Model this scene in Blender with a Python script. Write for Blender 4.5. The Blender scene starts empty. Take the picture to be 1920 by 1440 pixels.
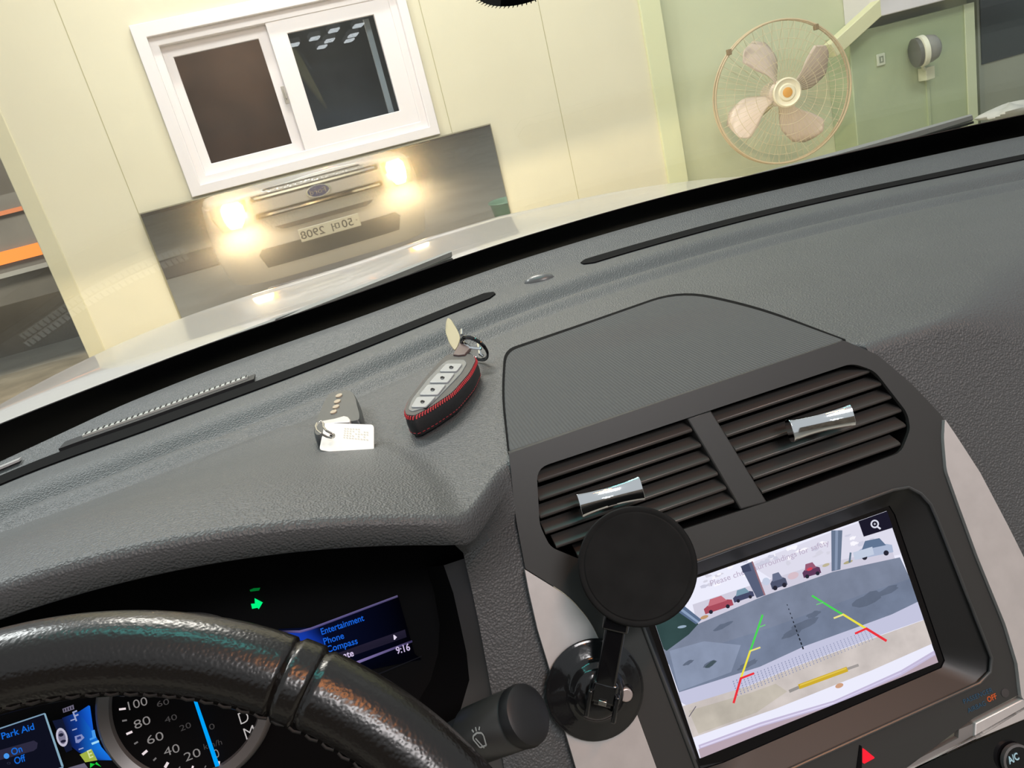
import bpy, bmesh, math, random
from mathutils import Vector as V, Matrix
from mathutils.geometry import interpolate_bezier
random.seed(4)
C = bpy.context.scene.collection
EYE = 1.32                       # the phone's height above the floor of the workshop
# ---------------------------------------------------------------- camera
FPX, PITCH, ROLL, YAW = 1440.0, math.radians(19), math.radians(14.3), math.radians(9)
Fw = V((math.sin(YAW)*math.cos(PITCH), math.cos(YAW)*math.cos(PITCH), -math.sin(PITCH)))
R0 = V((math.cos(YAW), -math.sin(YAW), 0)); U0 = R0.cross(Fw)
Rt = math.cos(ROLL)*R0 - math.sin(ROLL)*U0
Up = math.sin(ROLL)*R0 + math.cos(ROLL)*U0
cam = bpy.data.cameras.new('camera'); co = bpy.data.objects.new('camera', cam); C.objects.link(co)
cam.sensor_fit = 'HORIZONTAL'; cam.sensor_width = 36; cam.lens = 36*FPX/1920; cam.clip_start = 0.01
m = Matrix((Rt, Up, -Fw)).transposed().to_4x4(); m.translation = V((0, 0, EYE)); co.matrix_world = m
bpy.context.scene.camera = co
# ---------------------------------------------------------------- world, lights, exposure
w = bpy.data.worlds.new('world'); bpy.context.scene.world = w; w.use_nodes = True
w.node_tree.nodes['Background'].inputs[0].default_value = (0.80, 0.86, 0.90, 1)
w.node_tree.nodes['Background'].inputs[1].default_value = 0.62
vs = bpy.context.scene.view_settings
vs.view_transform = 'Standard'; vs.look = 'None'; vs.gamma = 1; vs.use_curve_mapping = False; vs.exposure = 0.0
def area(name, loc, size, power, col=(1, 1, 1), target=None, sy=None):
    l = bpy.data.lights.new(name, 'AREA'); l.energy = power; l.color = col; l.shape = 'RECTANGLE'
    l.size = size; l.size_y = sy or size
    o = bpy.data.objects.new(name, l); C.objects.link(o); o.location = V(loc)+V((0, 0, EYE))
    d = (V(target)-V(loc)) if target else V((0, 0, -1))
    o.rotation_euler = d.to_track_quat('-Z', 'Y').to_euler(); return o
area('wall_wash_light', (0.2, 2.2, 2.3), 1.4, 48, (1, .97, .90), (0.4, 4.4, .2), .5)
area('wall_wash_light', (3.2, 2.2, 2.3), 1.4, 40, (.95, 1, .92), (3.4, 4.6, .0), .5)
area('bay_or_fill_light', (-1.6, 2.2, 2.2), 1.2, 60, (.97, 1, 1), (0.0, .6, -.2), .3)
area('bay_or_fill_light', (.95, -2.3, 2.0), 1.3, 58, (1, .96, .96), (0.2, .6, -.3), .5)  # fill added behind the driver for the dash top and the rim's white highlight
area('bay_or_fill_light', (.2, 3.7, 3.0), 1.4, 110, (1, .94, .86), (0.2, 2.0, -.6), .3)  # unseen fill, added to whiten the car's nose in the mirror
area('teal_glint_light', (.15, .75, 2.05), 1.2, 8, (.12, .95, .88), (0, .3, -.2), .06)  # added out of view to lay a teal streak on the wheel rim
area('orange_glint_light', (1.0, -.78, 2.0), 1.0, 17, (1, .34, .08), (0, .3, -.2), .11)  # added overhead for the orange band reflected in the wheel rim
area('left_fill_light', (-3.5, 6.0, 2.6), 1.0, 200, (1, .93, .80), (-4.5, 8.4, -.6))  # fill added to brighten the barrier and wall beyond the left corner
# ---------------------------------------------------------------- pixel -> place helpers
def ray(x, y):
    return (Fw*FPX + Rt*(x-960) + Up*(720-y)).normalized()
def onz(x, y, z): d = ray(x, y); return d*(z/d.z)
def ony(x, y, Y): d = ray(x, y); return d*(Y/d.y)
def onpl(x, y, p0, n): d = ray(x, y); return d*(p0.dot(n)/d.dot(n))
def lerp(a, b, t): return a+(b-a)*t
def sm(a, b, x):
    t = max(0, min(1, (x-a)/(b-a))); return t*t*(3-2*t)
def interp(pts, x):
    if x <= pts[0][0]:
        (a, b), (c, d) = pts[0], pts[1]
    elif x >= pts[-1][0]:
        (a, b), (c, d) = pts[-2], pts[-1]
    else:
        for i in range(len(pts)-1):
            if pts[i][0] <= x <= pts[i+1][0]: (a, b), (c, d) = pts[i], pts[i+1]; break
    return b+(d-b)*(x-a)/(c-a)
def smooth_curve(pts):          # catmull-rom through control points (function of x)
    def f(x):
        n = len(pts)
        if x <= pts[0][0] or x >= pts[-1][0]: return interp(pts, x)
        for i in range(n-1):
            if pts[i][0] <= x <= pts[i+1][0]: break
        x1, y1 = pts[i]; x2, y2 = pts[i+1]
        m1 = (pts[i+1][1]-pts[i-1][1])/(pts[i+1][0]-pts[i-1][0]) if i > 0 else (y2-y1)/(x2-x1)
        m2 = (pts[i+2][1]-pts[i][1])/(pts[i+2][0]-pts[i][0]) if i < n-2 else (y2-y1)/(x2-x1)
        h = x2-x1; t = (x-x1)/h
        return (2*t**3-3*t*t+1)*y1+(t**3-2*t*t+t)*h*m1+(-2*t**3+3*t*t)*y2+(t**3-t*t)*h*m2
    return f
# ---------------------------------------------------------------- materials
def mat(name, col, rough=.5, metal=0, bump=0, bscale=800, bdist=.0004, var=0, vscale=6, emit=0, ecol=None, coat=0, spec=.5, kind='voronoi', alpha=1, coords='Object'):
    m = bpy.data.materials.new(name); m.use_nodes = True; nt = m.node_tree; b = nt.nodes['Principled BSDF']
    b.inputs['Base Color'].default_value = (*col, 1); b.inputs['Roughness'].default_value = rough
    b.inputs['Metallic'].default_value = metal; b.inputs['Coat Weight'].default_value = coat
    b.inputs['Specular IOR Level'].default_value = spec; b.inputs['Alpha'].default_value = alpha
    if emit:
        b.inputs['Emission Color'].default_value = (*(ecol or col), 1); b.inputs['Emission Strength'].default_value = emit
    tc = nt.nodes.new('ShaderNodeTexCoord')
    if bump:
        bp = nt.nodes.new('ShaderNodeBump'); bp.inputs['Strength'].default_value = bump; bp.inputs['Distance'].default_value = bdist
        if kind == 'voronoi':
            t = nt.nodes.new('ShaderNodeTexVoronoi'); t.feature = 'SMOOTH_F1'; t.inputs['Scale'].default_value = bscale
            o = t.outputs['Distance']
        elif kind == 'wave':
            t = nt.nodes.new('ShaderNodeTexWave'); t.inputs['Scale'].default_value = bscale; t.bands_direction = 'X'; o = t.outputs['Fac']
        else:
            t = nt.nodes.new('ShaderNodeTexNoise'); t.inputs['Scale'].default_value = bscale; t.inputs['Detail'].default_value = 3; o = t.outputs['Fac']
        nt.links.new(tc.outputs[coords], t.inputs['Vector']); nt.links.new(o, bp.inputs['Height']); nt.links.new(bp.outputs['Normal'], b.inputs['Normal'])
    if var:
        t = nt.nodes.new('ShaderNodeTexNoise'); t.inputs['Scale'].default_value = vscale; t.inputs['Detail'].default_value = 5
        r = nt.nodes.new('ShaderNodeValToRGB'); r.color_ramp.elements[0].position = .35; r.color_ramp.elements[1].position = .65
        r.color_ramp.elements[0].color = (*[c*(1-var) for c in col], 1); r.color_ramp.elements[1].color = (*[min(1, c*(1+var)) for c in col], 1)
        nt.links.new(tc.outputs[coords], t.inputs['Vector']); nt.links.new(t.outputs['Fac'], r.inputs['Fac']); nt.links.new(r.outputs['Color'], b.inputs['Base Color'])
    return m
def srgb(r, g, b):
    f = lambda c: ((c/255+.055)/1.055)**2.4 if c > 10 else c/255/12.92
    return (f(r), f(g), f(b))
M = {}
M['dash'] = mat('dash_plastic', (.068, .072, .075), .50, bump=.8, bscale=800, bdist=.0008, var=.06, vscale=9)
M['dash_low'] = mat('lower_dash_plastic', (.030, .030, .033), .55, bump=.5, bscale=900, bdist=.0006)
M['bezel'] = mat('satin_black_plastic', (.040, .040, .039), .34, bump=.08, bscale=2500, bdist=.0002, kind='noise')
M['black'] = mat('matt_black_plastic', (.008, .008, .009), .5)
M['slot'] = mat('slot_black', (.0035, .0035, .004), .85, spec=.1)
M['gloss'] = mat('gloss_black', (.006, .006, .007), .07, coat=.5)
M['glossd'] = mat('worn_gloss_black', (.010, .010, .011), .13, bump=.35, bscale=90, bdist=.001, kind='noise')
M['rubber'] = mat('black_rubber', (.0045, .0045, .0045), .7, spec=.2, var=.35, vscale=60, bump=.1, bscale=300, kind='noise')
M['silver'] = mat('silver_painted_trim', (.62, .59, .58), .34, metal=.35, var=.04, vscale=70)
M['chrome'] = mat('chrome', (.85, .86, .87), .07, metal=1)
M['steel'] = mat('steel', (.60, .58, .55), .25, metal=1)
M['cloth'] = mat('speaker_grille_fabric', (.050, .053, .055), .75, bump=.5, bscale=135, bdist=.0006, kind='wave')
M['slat'] = mat('vent_slat_plastic', (.050, .046, .043), .36)
M['leather'] = mat('wheel_leather', (.0065, .0050, .0042), .27, bump=.24, bscale=700, bdist=.0006, spec=.6)
M['white_body'] = mat('white_car_paint', (.52, .49, .455), .30, coat=.6)
M['wall'] = mat('cream_sandwich_panel', srgb(217, 211, 185), .55, var=.03, vscale=1.2, bump=.12, bscale=40, kind='noise')
M['wallg'] = mat('pale_green_panel', srgb(204, 208, 174), .55, var=.03, vscale=1.5, bump=.12, bscale=40, kind='noise')
M['pvc'] = mat('white_pvc', (.80, .76, .76), .35)
M['room'] = mat('dark_room', (.16, .105, .075), .7, var=.35, vscale=2)
M['floor'] = mat('concrete_floor', srgb(150, 145, 132), .42, var=.12, vscale=1.5, bump=.1, bscale=30, kind='noise')
M['dark'] = mat('dark_wall', (.05, .047, .043), .7, var=.2, vscale=1)
M['cab'] = mat('grey_green_sheet_metal', srgb(172, 184, 148), .5, var=.03, vscale=3)
def emis(name, col, s=1.0):
    m = bpy.data.materials.new(name); m.use_nodes = True; nt = m.node_tree; nt.nodes.clear()
    e = nt.nodes.new('ShaderNodeEmission'); o = nt.nodes.new('ShaderNodeOutputMaterial')
    e.inputs[0].default_value = (*col, 1); e.inputs[1].default_value = s; nt.links.new(e.outputs[0], o.inputs[0]); return m
def emis_attr(name, s=1.0, noise=0):
    m = emis(name, (1, 1, 1), s); nt = m.node_tree; e = [n for n in nt.nodes if n.type == 'EMISSION'][0]
    a = nt.nodes.new('ShaderNodeAttribute'); a.attribute_name = 'Col'
    if noise:
        tc = nt.nodes.new('ShaderNodeTexCoord'); t = nt.nodes.new('ShaderNodeTexNoise'); t.inputs['Scale'].default_value = 55; t.inputs['Detail'].default_value = 6
        mp = nt.nodes.new('ShaderNodeMapRange'); mp.inputs[1].default_value = .3; mp.inputs[2].default_value = .7; mp.inputs[3].default_value = 1-noise; mp.inputs[4].default_value = 1+noise
        mx = nt.nodes.new('ShaderNodeVectorMath'); mx.operation = 'SCALE'
        nt.links.new(tc.outputs['Object'], t.inputs[0]); nt.links.new(t.outputs['Fac'], mp.inputs[0])
        nt.links.new(a.outputs['Color'], mx.inputs[0]); nt.links.new(mp.outputs[0], mx.inputs['Scale']); nt.links.new(mx.outputs[0], e.inputs[0])
    else: nt.links.new(a.outputs['Color'], e.inputs[0])
    return m
M['scr'] = emis_attr('display_light', 1.0); M['scrn'] = emis_attr('display_light_mottled', 1.0, .13)
def glass(name, tint, refl=1.0, rough=0.0, f0=.04, veil=0):
    m = bpy.data.materials.new(name); m.use_nodes = True; nt = m.node_tree; nt.nodes.clear()
    o = nt.nodes.new('ShaderNodeOutputMaterial'); t = nt.nodes.new('ShaderNodeBsdfTransparent'); g = nt.nodes.new('ShaderNodeBsdfGlossy')
    t.inputs[0].default_value = (*tint, 1); g.inputs['Roughness'].default_value = rough; g.inputs[0].default_value = (refl, refl, refl, 1)
    ge = nt.nodes.new('ShaderNodeNewGeometry'); dt = nt.nodes.new('ShaderNodeVectorMath'); dt.operation = 'DOT_PRODUCT'
    nt.links.new(ge.outputs['Incoming'], dt.inputs[0]); nt.links.new(ge.outputs['Normal'], dt.inputs[1])
    def mth(op, *v):
        q = nt.nodes.new('ShaderNodeMath'); q.operation = op
        for i, x in enumerate(v):
            if isinstance(x, (int, float)): q.inputs[i].default_value = x
            else: nt.links.new(x, q.inputs[i])
        return q.outputs[0]
    c_ = mth('ABSOLUTE', dt.outputs['Value']); fr_ = mth('MULTIPLY_ADD', mth('POWER', mth('SUBTRACT', 1.0, c_), 5.0), 1-f0, f0)
    mx = nt.nodes.new('ShaderNodeMixShader'); nt.links.new(fr_, mx.inputs[0])
    base = t.outputs[0]
    if veil:
        df = nt.nodes.new('ShaderNodeBsdfDiffuse'); df.inputs[0].default_value = (.85, .85, .82, 1); m2 = nt.nodes.new('ShaderNodeMixShader'); m2.inputs[0].default_value = veil  # diffuse share imitates the pale veil of light over the windscreen
        nt.links.new(t.outputs[0], m2.inputs[1]); nt.links.new(df.outputs[0], m2.inputs[2]); base = m2.outputs[0]
    nt.links.new(base, mx.inputs[1]); nt.links.new(g.outputs[0], mx.inputs[2]); nt.links.new(mx.outputs[0], o.inputs[0]); return m
M['glass'] = glass('windscreen_glass', (.98, .99, .985), veil=.03); M['pane'] = glass('window_glass', (.80, .83, .86), 1.0)
def mirror_mat():
    m = bpy.data.materials.new('halo_mirror'); m.use_nodes = True; nt = m.node_tree; nt.nodes.clear()
    o = nt.nodes.new('ShaderNodeOutputMaterial'); g1 = nt.nodes.new('ShaderNodeBsdfGlossy'); g2 = nt.nodes.new('ShaderNodeBsdfGlossy')
    g1.inputs['Roughness'].default_value = .015; g2.inputs['Roughness'].default_value = .20
    g1.inputs[0].default_value = (.88, .87, .85, 1); g2.inputs[0].default_value = (.95, .86, .72, 1)
    mx = nt.nodes.new('ShaderNodeMixShader'); mx.inputs[0].default_value = .20  # rough warm lobe added to imitate the glare halo round the headlamps
    nt.links.new(g1.outputs[0], mx.inputs[1]); nt.links.new(g2.outputs[0], mx.inputs[2]); nt.links.new(mx.outputs[0], o.inputs[0]); return m
M['mirror'] = mirror_mat()
# ---------------------------------------------------------------- mesh builder (camera-height coordinates; z is shifted by EYE on build)
class MB:
    def __init__(s): s.v = []; s.f = []; s.mi = []; s.col = []; s.ms = []
    def face(s, pts, m=None, col=None):
        i = len(s.v); s.v += [V(p) for p in pts]; s.f.append(list(range(i, i+len(pts)))); s._m(m, col)
    def _m(s, m, col=None):
        if m not in s.ms: s.ms.append(m)
        s.mi.append(s.ms.index(m)); s.col.append(col)
    def mesh(s, vs_, fs, m=None, col=None):
        i = len(s.v); s.v += [V(p) for p in vs_]
        for f in fs: s.f.append([i+k for k in f]); s._m(m, col)
        return s
    def grid(s, fn, nu, nv, m=None, close_u=False):
        vs_ = [fn(i, j) for i in range(nu) for j in range(nv)]; fs = []
        for i in range(nu if close_u else nu-1):
            for j in range(nv-1):
                a = i*nv+j; b = ((i+1) % nu)*nv+j; fs.append([a, b, b+1, a+1])
        return s.mesh(vs_, fs, m)
    def box(s, c, h, R=None, m=None):     # centre, half sizes, 3x3 rotation
        c = V(c); R = R or Matrix.Identity(3)
        vs_ = [c+R @ V((x*h[0], y*h[1], z*h[2])) for x in (-1, 1) for y in (-1, 1) for z in (-1, 1)]
        return s.mesh(vs_, [[0, 1, 3, 2], [4, 6, 7, 5], [0, 4, 5, 1], [2, 3, 7, 6], [0, 2, 6, 4], [1, 5, 7, 3]], m)
    def tube(s, path, r, n=12, m=None, closed=False, caps=True, flat=None):
        path = [V(p) for p in path]; k = len(path); rings = []; prev = None
        for i, p in enumerate(path):
            a = path[(i-1) % k] if (closed or i > 0) else p; b = path[(i+1) % k] if (closed or i < k-1) else p
            t = (b-a).normalized()
            if prev is None:
                x = t.orthogonal().normalized()
            else:
                x = (prev-t*prev.dot(t)).normalized()
            prev = x; y = t.cross(x); rr = r(i/(k-1)) if callable(r) else r
            rings.append([p+(x*math.cos(2*math.pi*j/n)+y*math.sin(2*math.pi*j/n))*rr for j in range(n)])
        vs_ = [q for g in rings for q in g]; fs = []
        for i in range(k if closed else k-1):
            i2 = (i+1) % k
            for j in range(n): fs.append([i*n+j, i2*n+j, i2*n+(j+1) % n, i*n+(j+1) % n][::-1])
        if caps and not closed: fs.append(list(range(n))); fs.append([(k-1)*n+j for j in range(n)][::-1])
        return s.mesh(vs_, fs, m)
    def lathe(s, c, axis, prof, n=40, m=None, sx=1.0, e1=None, closed=False):   # prof: (radius, height) along axis
        c = V(c); a = V(axis).normalized(); x = V(e1).normalized() if e1 else a.orthogonal().normalized(); y = a.cross(x)
        vs_ = []; fs = []; k = len(prof)
        for (r, h) in prof:
            for j in range(n):
                t = 2*math.pi*j/n; vs_.append(c+a*h+(x*math.cos(t)*sx+y*math.sin(t))*r)
        for i in range(k-1 if not closed else k):
            for j in range(n):
                i2 = (i+1) % k; fs.append([i*n+j, i*n+(j+1) % n, i2*n+(j+1) % n, i2*n+j])
        if not closed:
            if prof[0][0] > 1e-6: fs.append([j for j in range(n)][::-1])
            if prof[-1][0] > 1e-6: fs.append([(k-1)*n+j for j in range(n)])
        return s.mesh(vs_, fs, m)
    def prism(s, pts, off, m=None):        # closed outline of 3D points swept by vector off
        pts = [V(p) for p in pts]; off = V(off); n = len(pts)
        fs = [list(range(n)), [n+j for j in range(n)][::-1]]+[[j, (j+1) % n, n+(j+1) % n, n+j][::-1] for j in range(n)]
        return s.mesh(pts+[p+off for p in pts], fs, m)
    def plate(s, outer, holes, off, m=None):   # outline with holes, 3D coplanar points, swept by off
        bm = bmesh.new(); es = []
        for loop in [outer]+holes:
            vv = [bm.verts.new(V(p)) for p in loop]
            for i in range(len(vv)): es.append(bm.edges.new((vv[i], vv[(i+1) % len(vv)])))
        n = V(off).normalized()
        bmesh.ops.triangle_fill(bm, use_beauty=True, use_dissolve=False, edges=es, normal=n)
        bmesh.ops.solidify  # thickness below
        bm.verts.ensure_lookup_table(); bm.verts.index_update()
        N = len(bm.verts); v0 = [v.co.copy() for v in bm.verts]; tri = [[v.index for v in f.verts] for f in bm.faces]
        bd = [[e.verts[0].index, e.verts[1].index] for e in bm.edges if len(e.link_faces) == 1]
        fs = [t[::-1] for t in tri]+[[i+N for i in t] for t in tri]+[[a, b, b+N, a+N] for a, b in bd]
        bm.free(); return s.mesh(v0+[p+V(off) for p in v0], fs, m)
    def build(s, name, material=None, parent=None, angle=40, bevel=0, seg=2, subsurf=0, flip=True, label=None):
        org = V((0, 0, 0))
        if parent is not None: org = parent_world(parent)
        me = bpy.data.meshes.new(name); sh = V((0, 0, EYE))-org
        me.from_pydata([v+sh for v in s.v], [], s.f)
        mats = []
        for k in s.ms:
            kk = material if k is None else k; mats.append(M[kk] if isinstance(kk, str) else kk)
        for mm in mats: me.materials.append(mm)
        me.polygons.foreach_set('material_index', s.mi)
        if any(c is not None for c in s.col):
            ca = me.color_attributes.new('Col', 'FLOAT_COLOR', 'CORNER')
            for p, c in zip(me.polygons, s.col):
                c = c or (0, 0, 0)
                for j, li in enumerate(p.loop_indices):
                    cc = c[j] if isinstance(c[0], (tuple, list)) else c
                    ca.data[li].color = (*cc, 1)
        if flip:
            bm = bmesh.new(); bm.from_mesh(me); bmesh.ops.recalc_face_normals(bm, faces=bm.faces); bm.to_mesh(me); bm.free()
        me.polygons.foreach_set('use_smooth', [True]*len(me.polygons))
        if angle: me.set_sharp_from_angle(angle=math.radians(angle))
        me.update()
        o = bpy.data.objects.new(name, me); C.objects.link(o)
        if parent is not None: o.parent = parent
        if bevel:
            b = o.modifiers.new('bevel', 'BEVEL'); b.width = bevel; b.segments = seg; b.limit_method = 'ANGLE'; b.angle_limit = math.radians(35); b.harden_normals = False
        if subsurf:
            b = o.modifiers.new('sub', 'SUBSURF'); b.levels = b.render_levels = subsurf
        if label: o['label'] = label
        return o
def parent_world(p):
    v = V(p.location)
    while p.parent is not None: p = p.parent; v += p.location
    return v
def tag(o, label=None, cat=None, group=None, kind=None):
    if label: o['label'] = label
    if cat: o['category'] = cat
    if group: o['group'] = group
    if kind: o['kind'] = kind
    return o
def thing(name, label, cat, loc=(0, 0, 0), group=None, kind=None):
    o = bpy.data.objects.new(name, None); C.objects.link(o); o.location = V(loc)+V((0, 0, EYE)); o.empty_display_size = .05
    return tag(o, label, cat, group, kind)
def struct(o): o['kind'] = 'structure'; return o
def text_mesh(s, p0, e1, n, width, height, bold=0, shear=0):
    """returns verts/faces of a string laid from p0 along e1 in the plane with normal n, cap height given"""
    cu = bpy.data.curves.new('t', 'FONT'); cu.body = s; cu.size = 1; cu.resolution_u = 3; cu.offset = bold
    ob = bpy.data.objects.new('t', cu); C.objects.link(ob)
    dg = bpy.context.evaluated_depsgraph_get(); me = bpy.data.meshes.new_from_object(ob.evaluated_get(dg))
    vs_ = [v.co.copy() for v in me.vertices]; fs = [list(p.vertices) for p in me.polygons]
    bpy.data.objects.remove(ob); bpy.data.curves.remove(cu); bpy.data.meshes.remove(me)
    if not vs_: return [], []
    x0 = min(v.x for v in vs_); x1 = max(v.x for v in vs_)
    e1 = V(e1).normalized(); e2 = V(n).cross(e1).normalized(); k = height/.70
    return [V(p0)+e1*((v.x-x0)/(x1-x0)*width)+e2*(v.y*k) for v in vs_], fs
def add_text(mb, s, P0, P1, n, height, m=None, col=None, bold=0):
    P0 = V(P0); P1 = V(P1); vs_, fs = text_mesh(s, P0, P1-P0, n, (P1-P0).length, height, bold)
    mb.mesh(vs_, fs, m, col)
def arc(c, x, y, r, a0, a1, n): return [V(c)+V(x)*(r*math.cos(lerp(a0, a1, i/(n-1))))+V(y)*(r*math.sin(lerp(a0, a1, i/(n-1)))) for i in range(n)]
def rounded(px, r, n=5):
    """round the corners of a pixel outline; r scalar or list"""
    out = []; k = len(px)
    for i in range(k):
        p = V((*px[i], 0)); a = V((*px[i-1], 0)); b = V((*px[(i+1) % k], 0)); rr = r[i] if isinstance(r, (list, tuple)) else r
        da = (a-p); db = (b-p); q = min(rr, da.length*.45, db.length*.45)
        if q < .5: out.append((p.x, p.y)); continue
        A = p+da.normalized()*q; B = p+db.normalized()*q
        for j in range(n):
            t = j/(n-1); w_ = (1-t)**2*A+2*t*(1-t)*p+t*t*B; out.append((w_.x, w_.y))
    return out
# ================================================================ DASHBOARD
X = V((1, 0, 0)); A22 = math.radians(22.5)
NS = V((0, -math.cos(A22), math.sin(A22))); ES = V((0, math.sin(A22), math.cos(A22)))      # stack face normal and its up direction
S0 = ray(1490, 1190)*.555                                   # centre of the lit display
FACE = .012                                                 # the stack face stands 12 mm proud of the display
def sp(x, y, off=0.0): return onpl(x, y, S0+NS*off, NS)
def fp_(x, y, off=0.0): return sp(x, y, FACE+off)
yb = smooth_curve([(-.95, .26), (-.6, .58), (-.375, .769), (-.29, .825), (-.189, .880), (0, .940), (.102, .979), (.233, 1.012), (.431, 1.018), (.613, .977), (.876, .872), (1.25, .66)])
yslot = smooth_curve([(-.95, .22), (-.6, .55), (-.356, .73), (-.226, .77), (-.066, .818), (.151, .905), (.272, .928), (.41, .928), (.513, .915), (.62, .885), (.717, .845), (.812, .805), (1.25, .60)])
def zl(x): return -.172-.044*min(abs((x+.2)/.21), 2.2)**2     # lower edge of the instrument brow
def brow(x, y):
    h = max(0.0, zl(x)+.018+.2)
    y0 = .62-.10*sm(-.12, .03, x)
    return h*(1-sm(.40, y0, y))
def face_y(z, off=0.0): return S0.y-.0130+(z-S0.z)*math.tan(A22)-off
def corner(x):
    t = sm(.004, .060, x); zc = -.2+brow(x, .38) if x < .05 else -.2
    return (lerp(.378, face_y(-.2)+.004*sm(.03, .05, x), t), zc, lerp(.007, .010, t)+.10*sm(.36, .50, x))
def ztop(x, y):
    z = -.2+brow(x, y)
    s = yslot(x)-.068; d = y-s
    d += .018; z += -.012*math.exp(-((d)/.020)**2)-.008*math.exp(-((d+.058)/.018)**2)
    z += .002*sm(.0, .03, d)
    z += .012*sm(0, .07, y-yslot(x)-.012)
    if x < .03:
        q = 1-(abs((x+.2)/.214)**2.2+((y-.36)/.315)**2 if y > .36 else abs((x+.2)/.214)**2.2)
        z += .0028*sm(-.015, .03, q)
    return z
def dash_col(x, n=110):
    yc, zc, r = corner(x); L = .668*r; y1 = yb(x); out = []
    for i in range(n):
        t = i/(n-1); y = lerp(y1, yc+L, t); out.append(V((x, y, ztop(x, y))))
    if .064 < x < .304:
        out = [V((x, lerp(y1, .452, i/(n-1)), ztop(x, lerp(y1, .452, i/(n-1))))) for i in range(n)]; p = out[-1]
        return out+[p-V((0, 0, .0004*(i+1))) for i in range(11)]
    # round over the rear edge
    zc = ztop(x, yc+L); c = V((x, yc+L, zc-r))
    for i in range(1, 9):
        a = math.radians(67.5)*i/8; out.append(c+V((0, -math.sin(a)*r, math.cos(a)*r)))
    k = 1-sm(.0, .05, x); d = V((0, -math.sin(A22), -math.cos(A22))).lerp(V((0, .16, -.985)), k); e_ = out[-1]
    out.append(e_+d*lerp(.002, .006, k)); out.append(e_+d*lerp(.004, .014, k)); out.append(e_+d*lerp(.006, .0155, k)+V((0, .002*k, 0)))
    return out
dash = thing('dashboard', 'dark grey grained plastic dashboard running under the whole windscreen', 'dashboard', (.2, .7, -.6))
xs = [lerp(-.93, .95, i/299) for i in range(300)]
cols = [dash_col(x) for x in xs]
mb = MB(); mb.grid(lambda i, j: cols[i][j], len(xs), len(cols[0]), 'dash')
# face of the dashboard below the rounded edge (right of the instrument opening)
fx = [i for i, x in enumerate(xs) if x >= .304]
def facecol(i, j):
    p = cols[i][-1]; d = V((0, -math.sin(A22), -math.cos(A22))); t = [0, .02, .06, .12, .2, .3, .42][j]
    q = p+d*t; q.x = max(q.x, [.304, .317, .331, .331, .331, .331, .331][j]+.0002*i*(i < 10)); return q
mb.grid(lambda i, j: facecol(fx[i], j), len(fx), 7, 'dash')
SPL = [fp_(*p, -.001) for p in [(874, 1046), (888, 1108), (901, 1170), (915, 1245), (928, 1318), (948, 1440), (962, 1530)]]
sk = [i for i, x in enumerate(xs) if .004 <= x <= .059]
def spine(i, j):
    c_ = cols[sk[i]][-1]
    if j == 0: return c_
    a = SPL[j-1]; t = i/(len(sk)-1); q = V((lerp(a.x-.001, .0575, t), 0, a.z)); q.y = face_y(q.z)+.0035*sm(.3, .75, t)
    if j == 1: q.z = lerp(c_.z-.012, a.z, .5); q.y = lerp(face_y(q.z)+.0035*sm(.3, .75, t), c_.y, .3*(1-t)**2)
    return q
mb.grid(spine, len(sk), 8, 'dash')
# front edge skirt dropping towards the glass, closing the shell
mb.grid(lambda i, j: cols[i][0]+V((0, [0, .006, .10][j], [0, -.006, -.030][j])), len(xs), 3, 'slot')
body = mb.build('dash_pad', None, dash, angle=60)
# brow underside and inner wall of the instrument opening
CN = V((0, -math.cos(A22), math.sin(A22))); CP = V((-.19, .452, -.30))    # instrument face plane
def cp(x, y, off=0.0): return onpl(x, y, CP+CN*off, CN)
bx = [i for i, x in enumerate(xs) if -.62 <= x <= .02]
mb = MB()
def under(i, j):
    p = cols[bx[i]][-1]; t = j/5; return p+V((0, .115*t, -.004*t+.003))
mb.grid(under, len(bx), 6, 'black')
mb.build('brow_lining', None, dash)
# defroster slots : long rounded slots cut in the top, black wells
def slot(x0, x1, wid, name, parent, m='slot', dy=0, lift=.0016):
    mb = MB(); n = 60; a = []; b = []
    for i in range(n):
        t = (1-math.cos(math.pi*i/(n-1)))/2; x = lerp(x0, x1, t); e = min(1, .35+.65*min(t, 1-t)*(x1-x0)/.010)
        y = yslot(x)+dy
        a.append(V((x, y-wid*.5*e, ztop(x, y)+lift))); b.append(V((x, y+wid*.5*e, ztop(x, y)+lift)))
    mb.prism(a+b[::-1], (0, 0, -.004)); return mb.build(name, m, parent)
slot(-.45, .150, .034, 'defroster_slot', dash); slot(.272, .90, .034, 'defroster_slot', dash)
# light sensor between the slots
c = onz(1010, 522, -.196); mb = MB()
mb.lathe(c+V((0, 0, -.006)), (0, 0, 1), [(.019, 0), (.019, .004), (.016, .008), (.008, .0105), (0, .011)], 28, None, .55, (0.25, 1, 0))
mb.build('light_sensor', mat('grey_sensor_lens', (.12, .12, .12), .3), dash, label='small grey oval light sensor')
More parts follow.
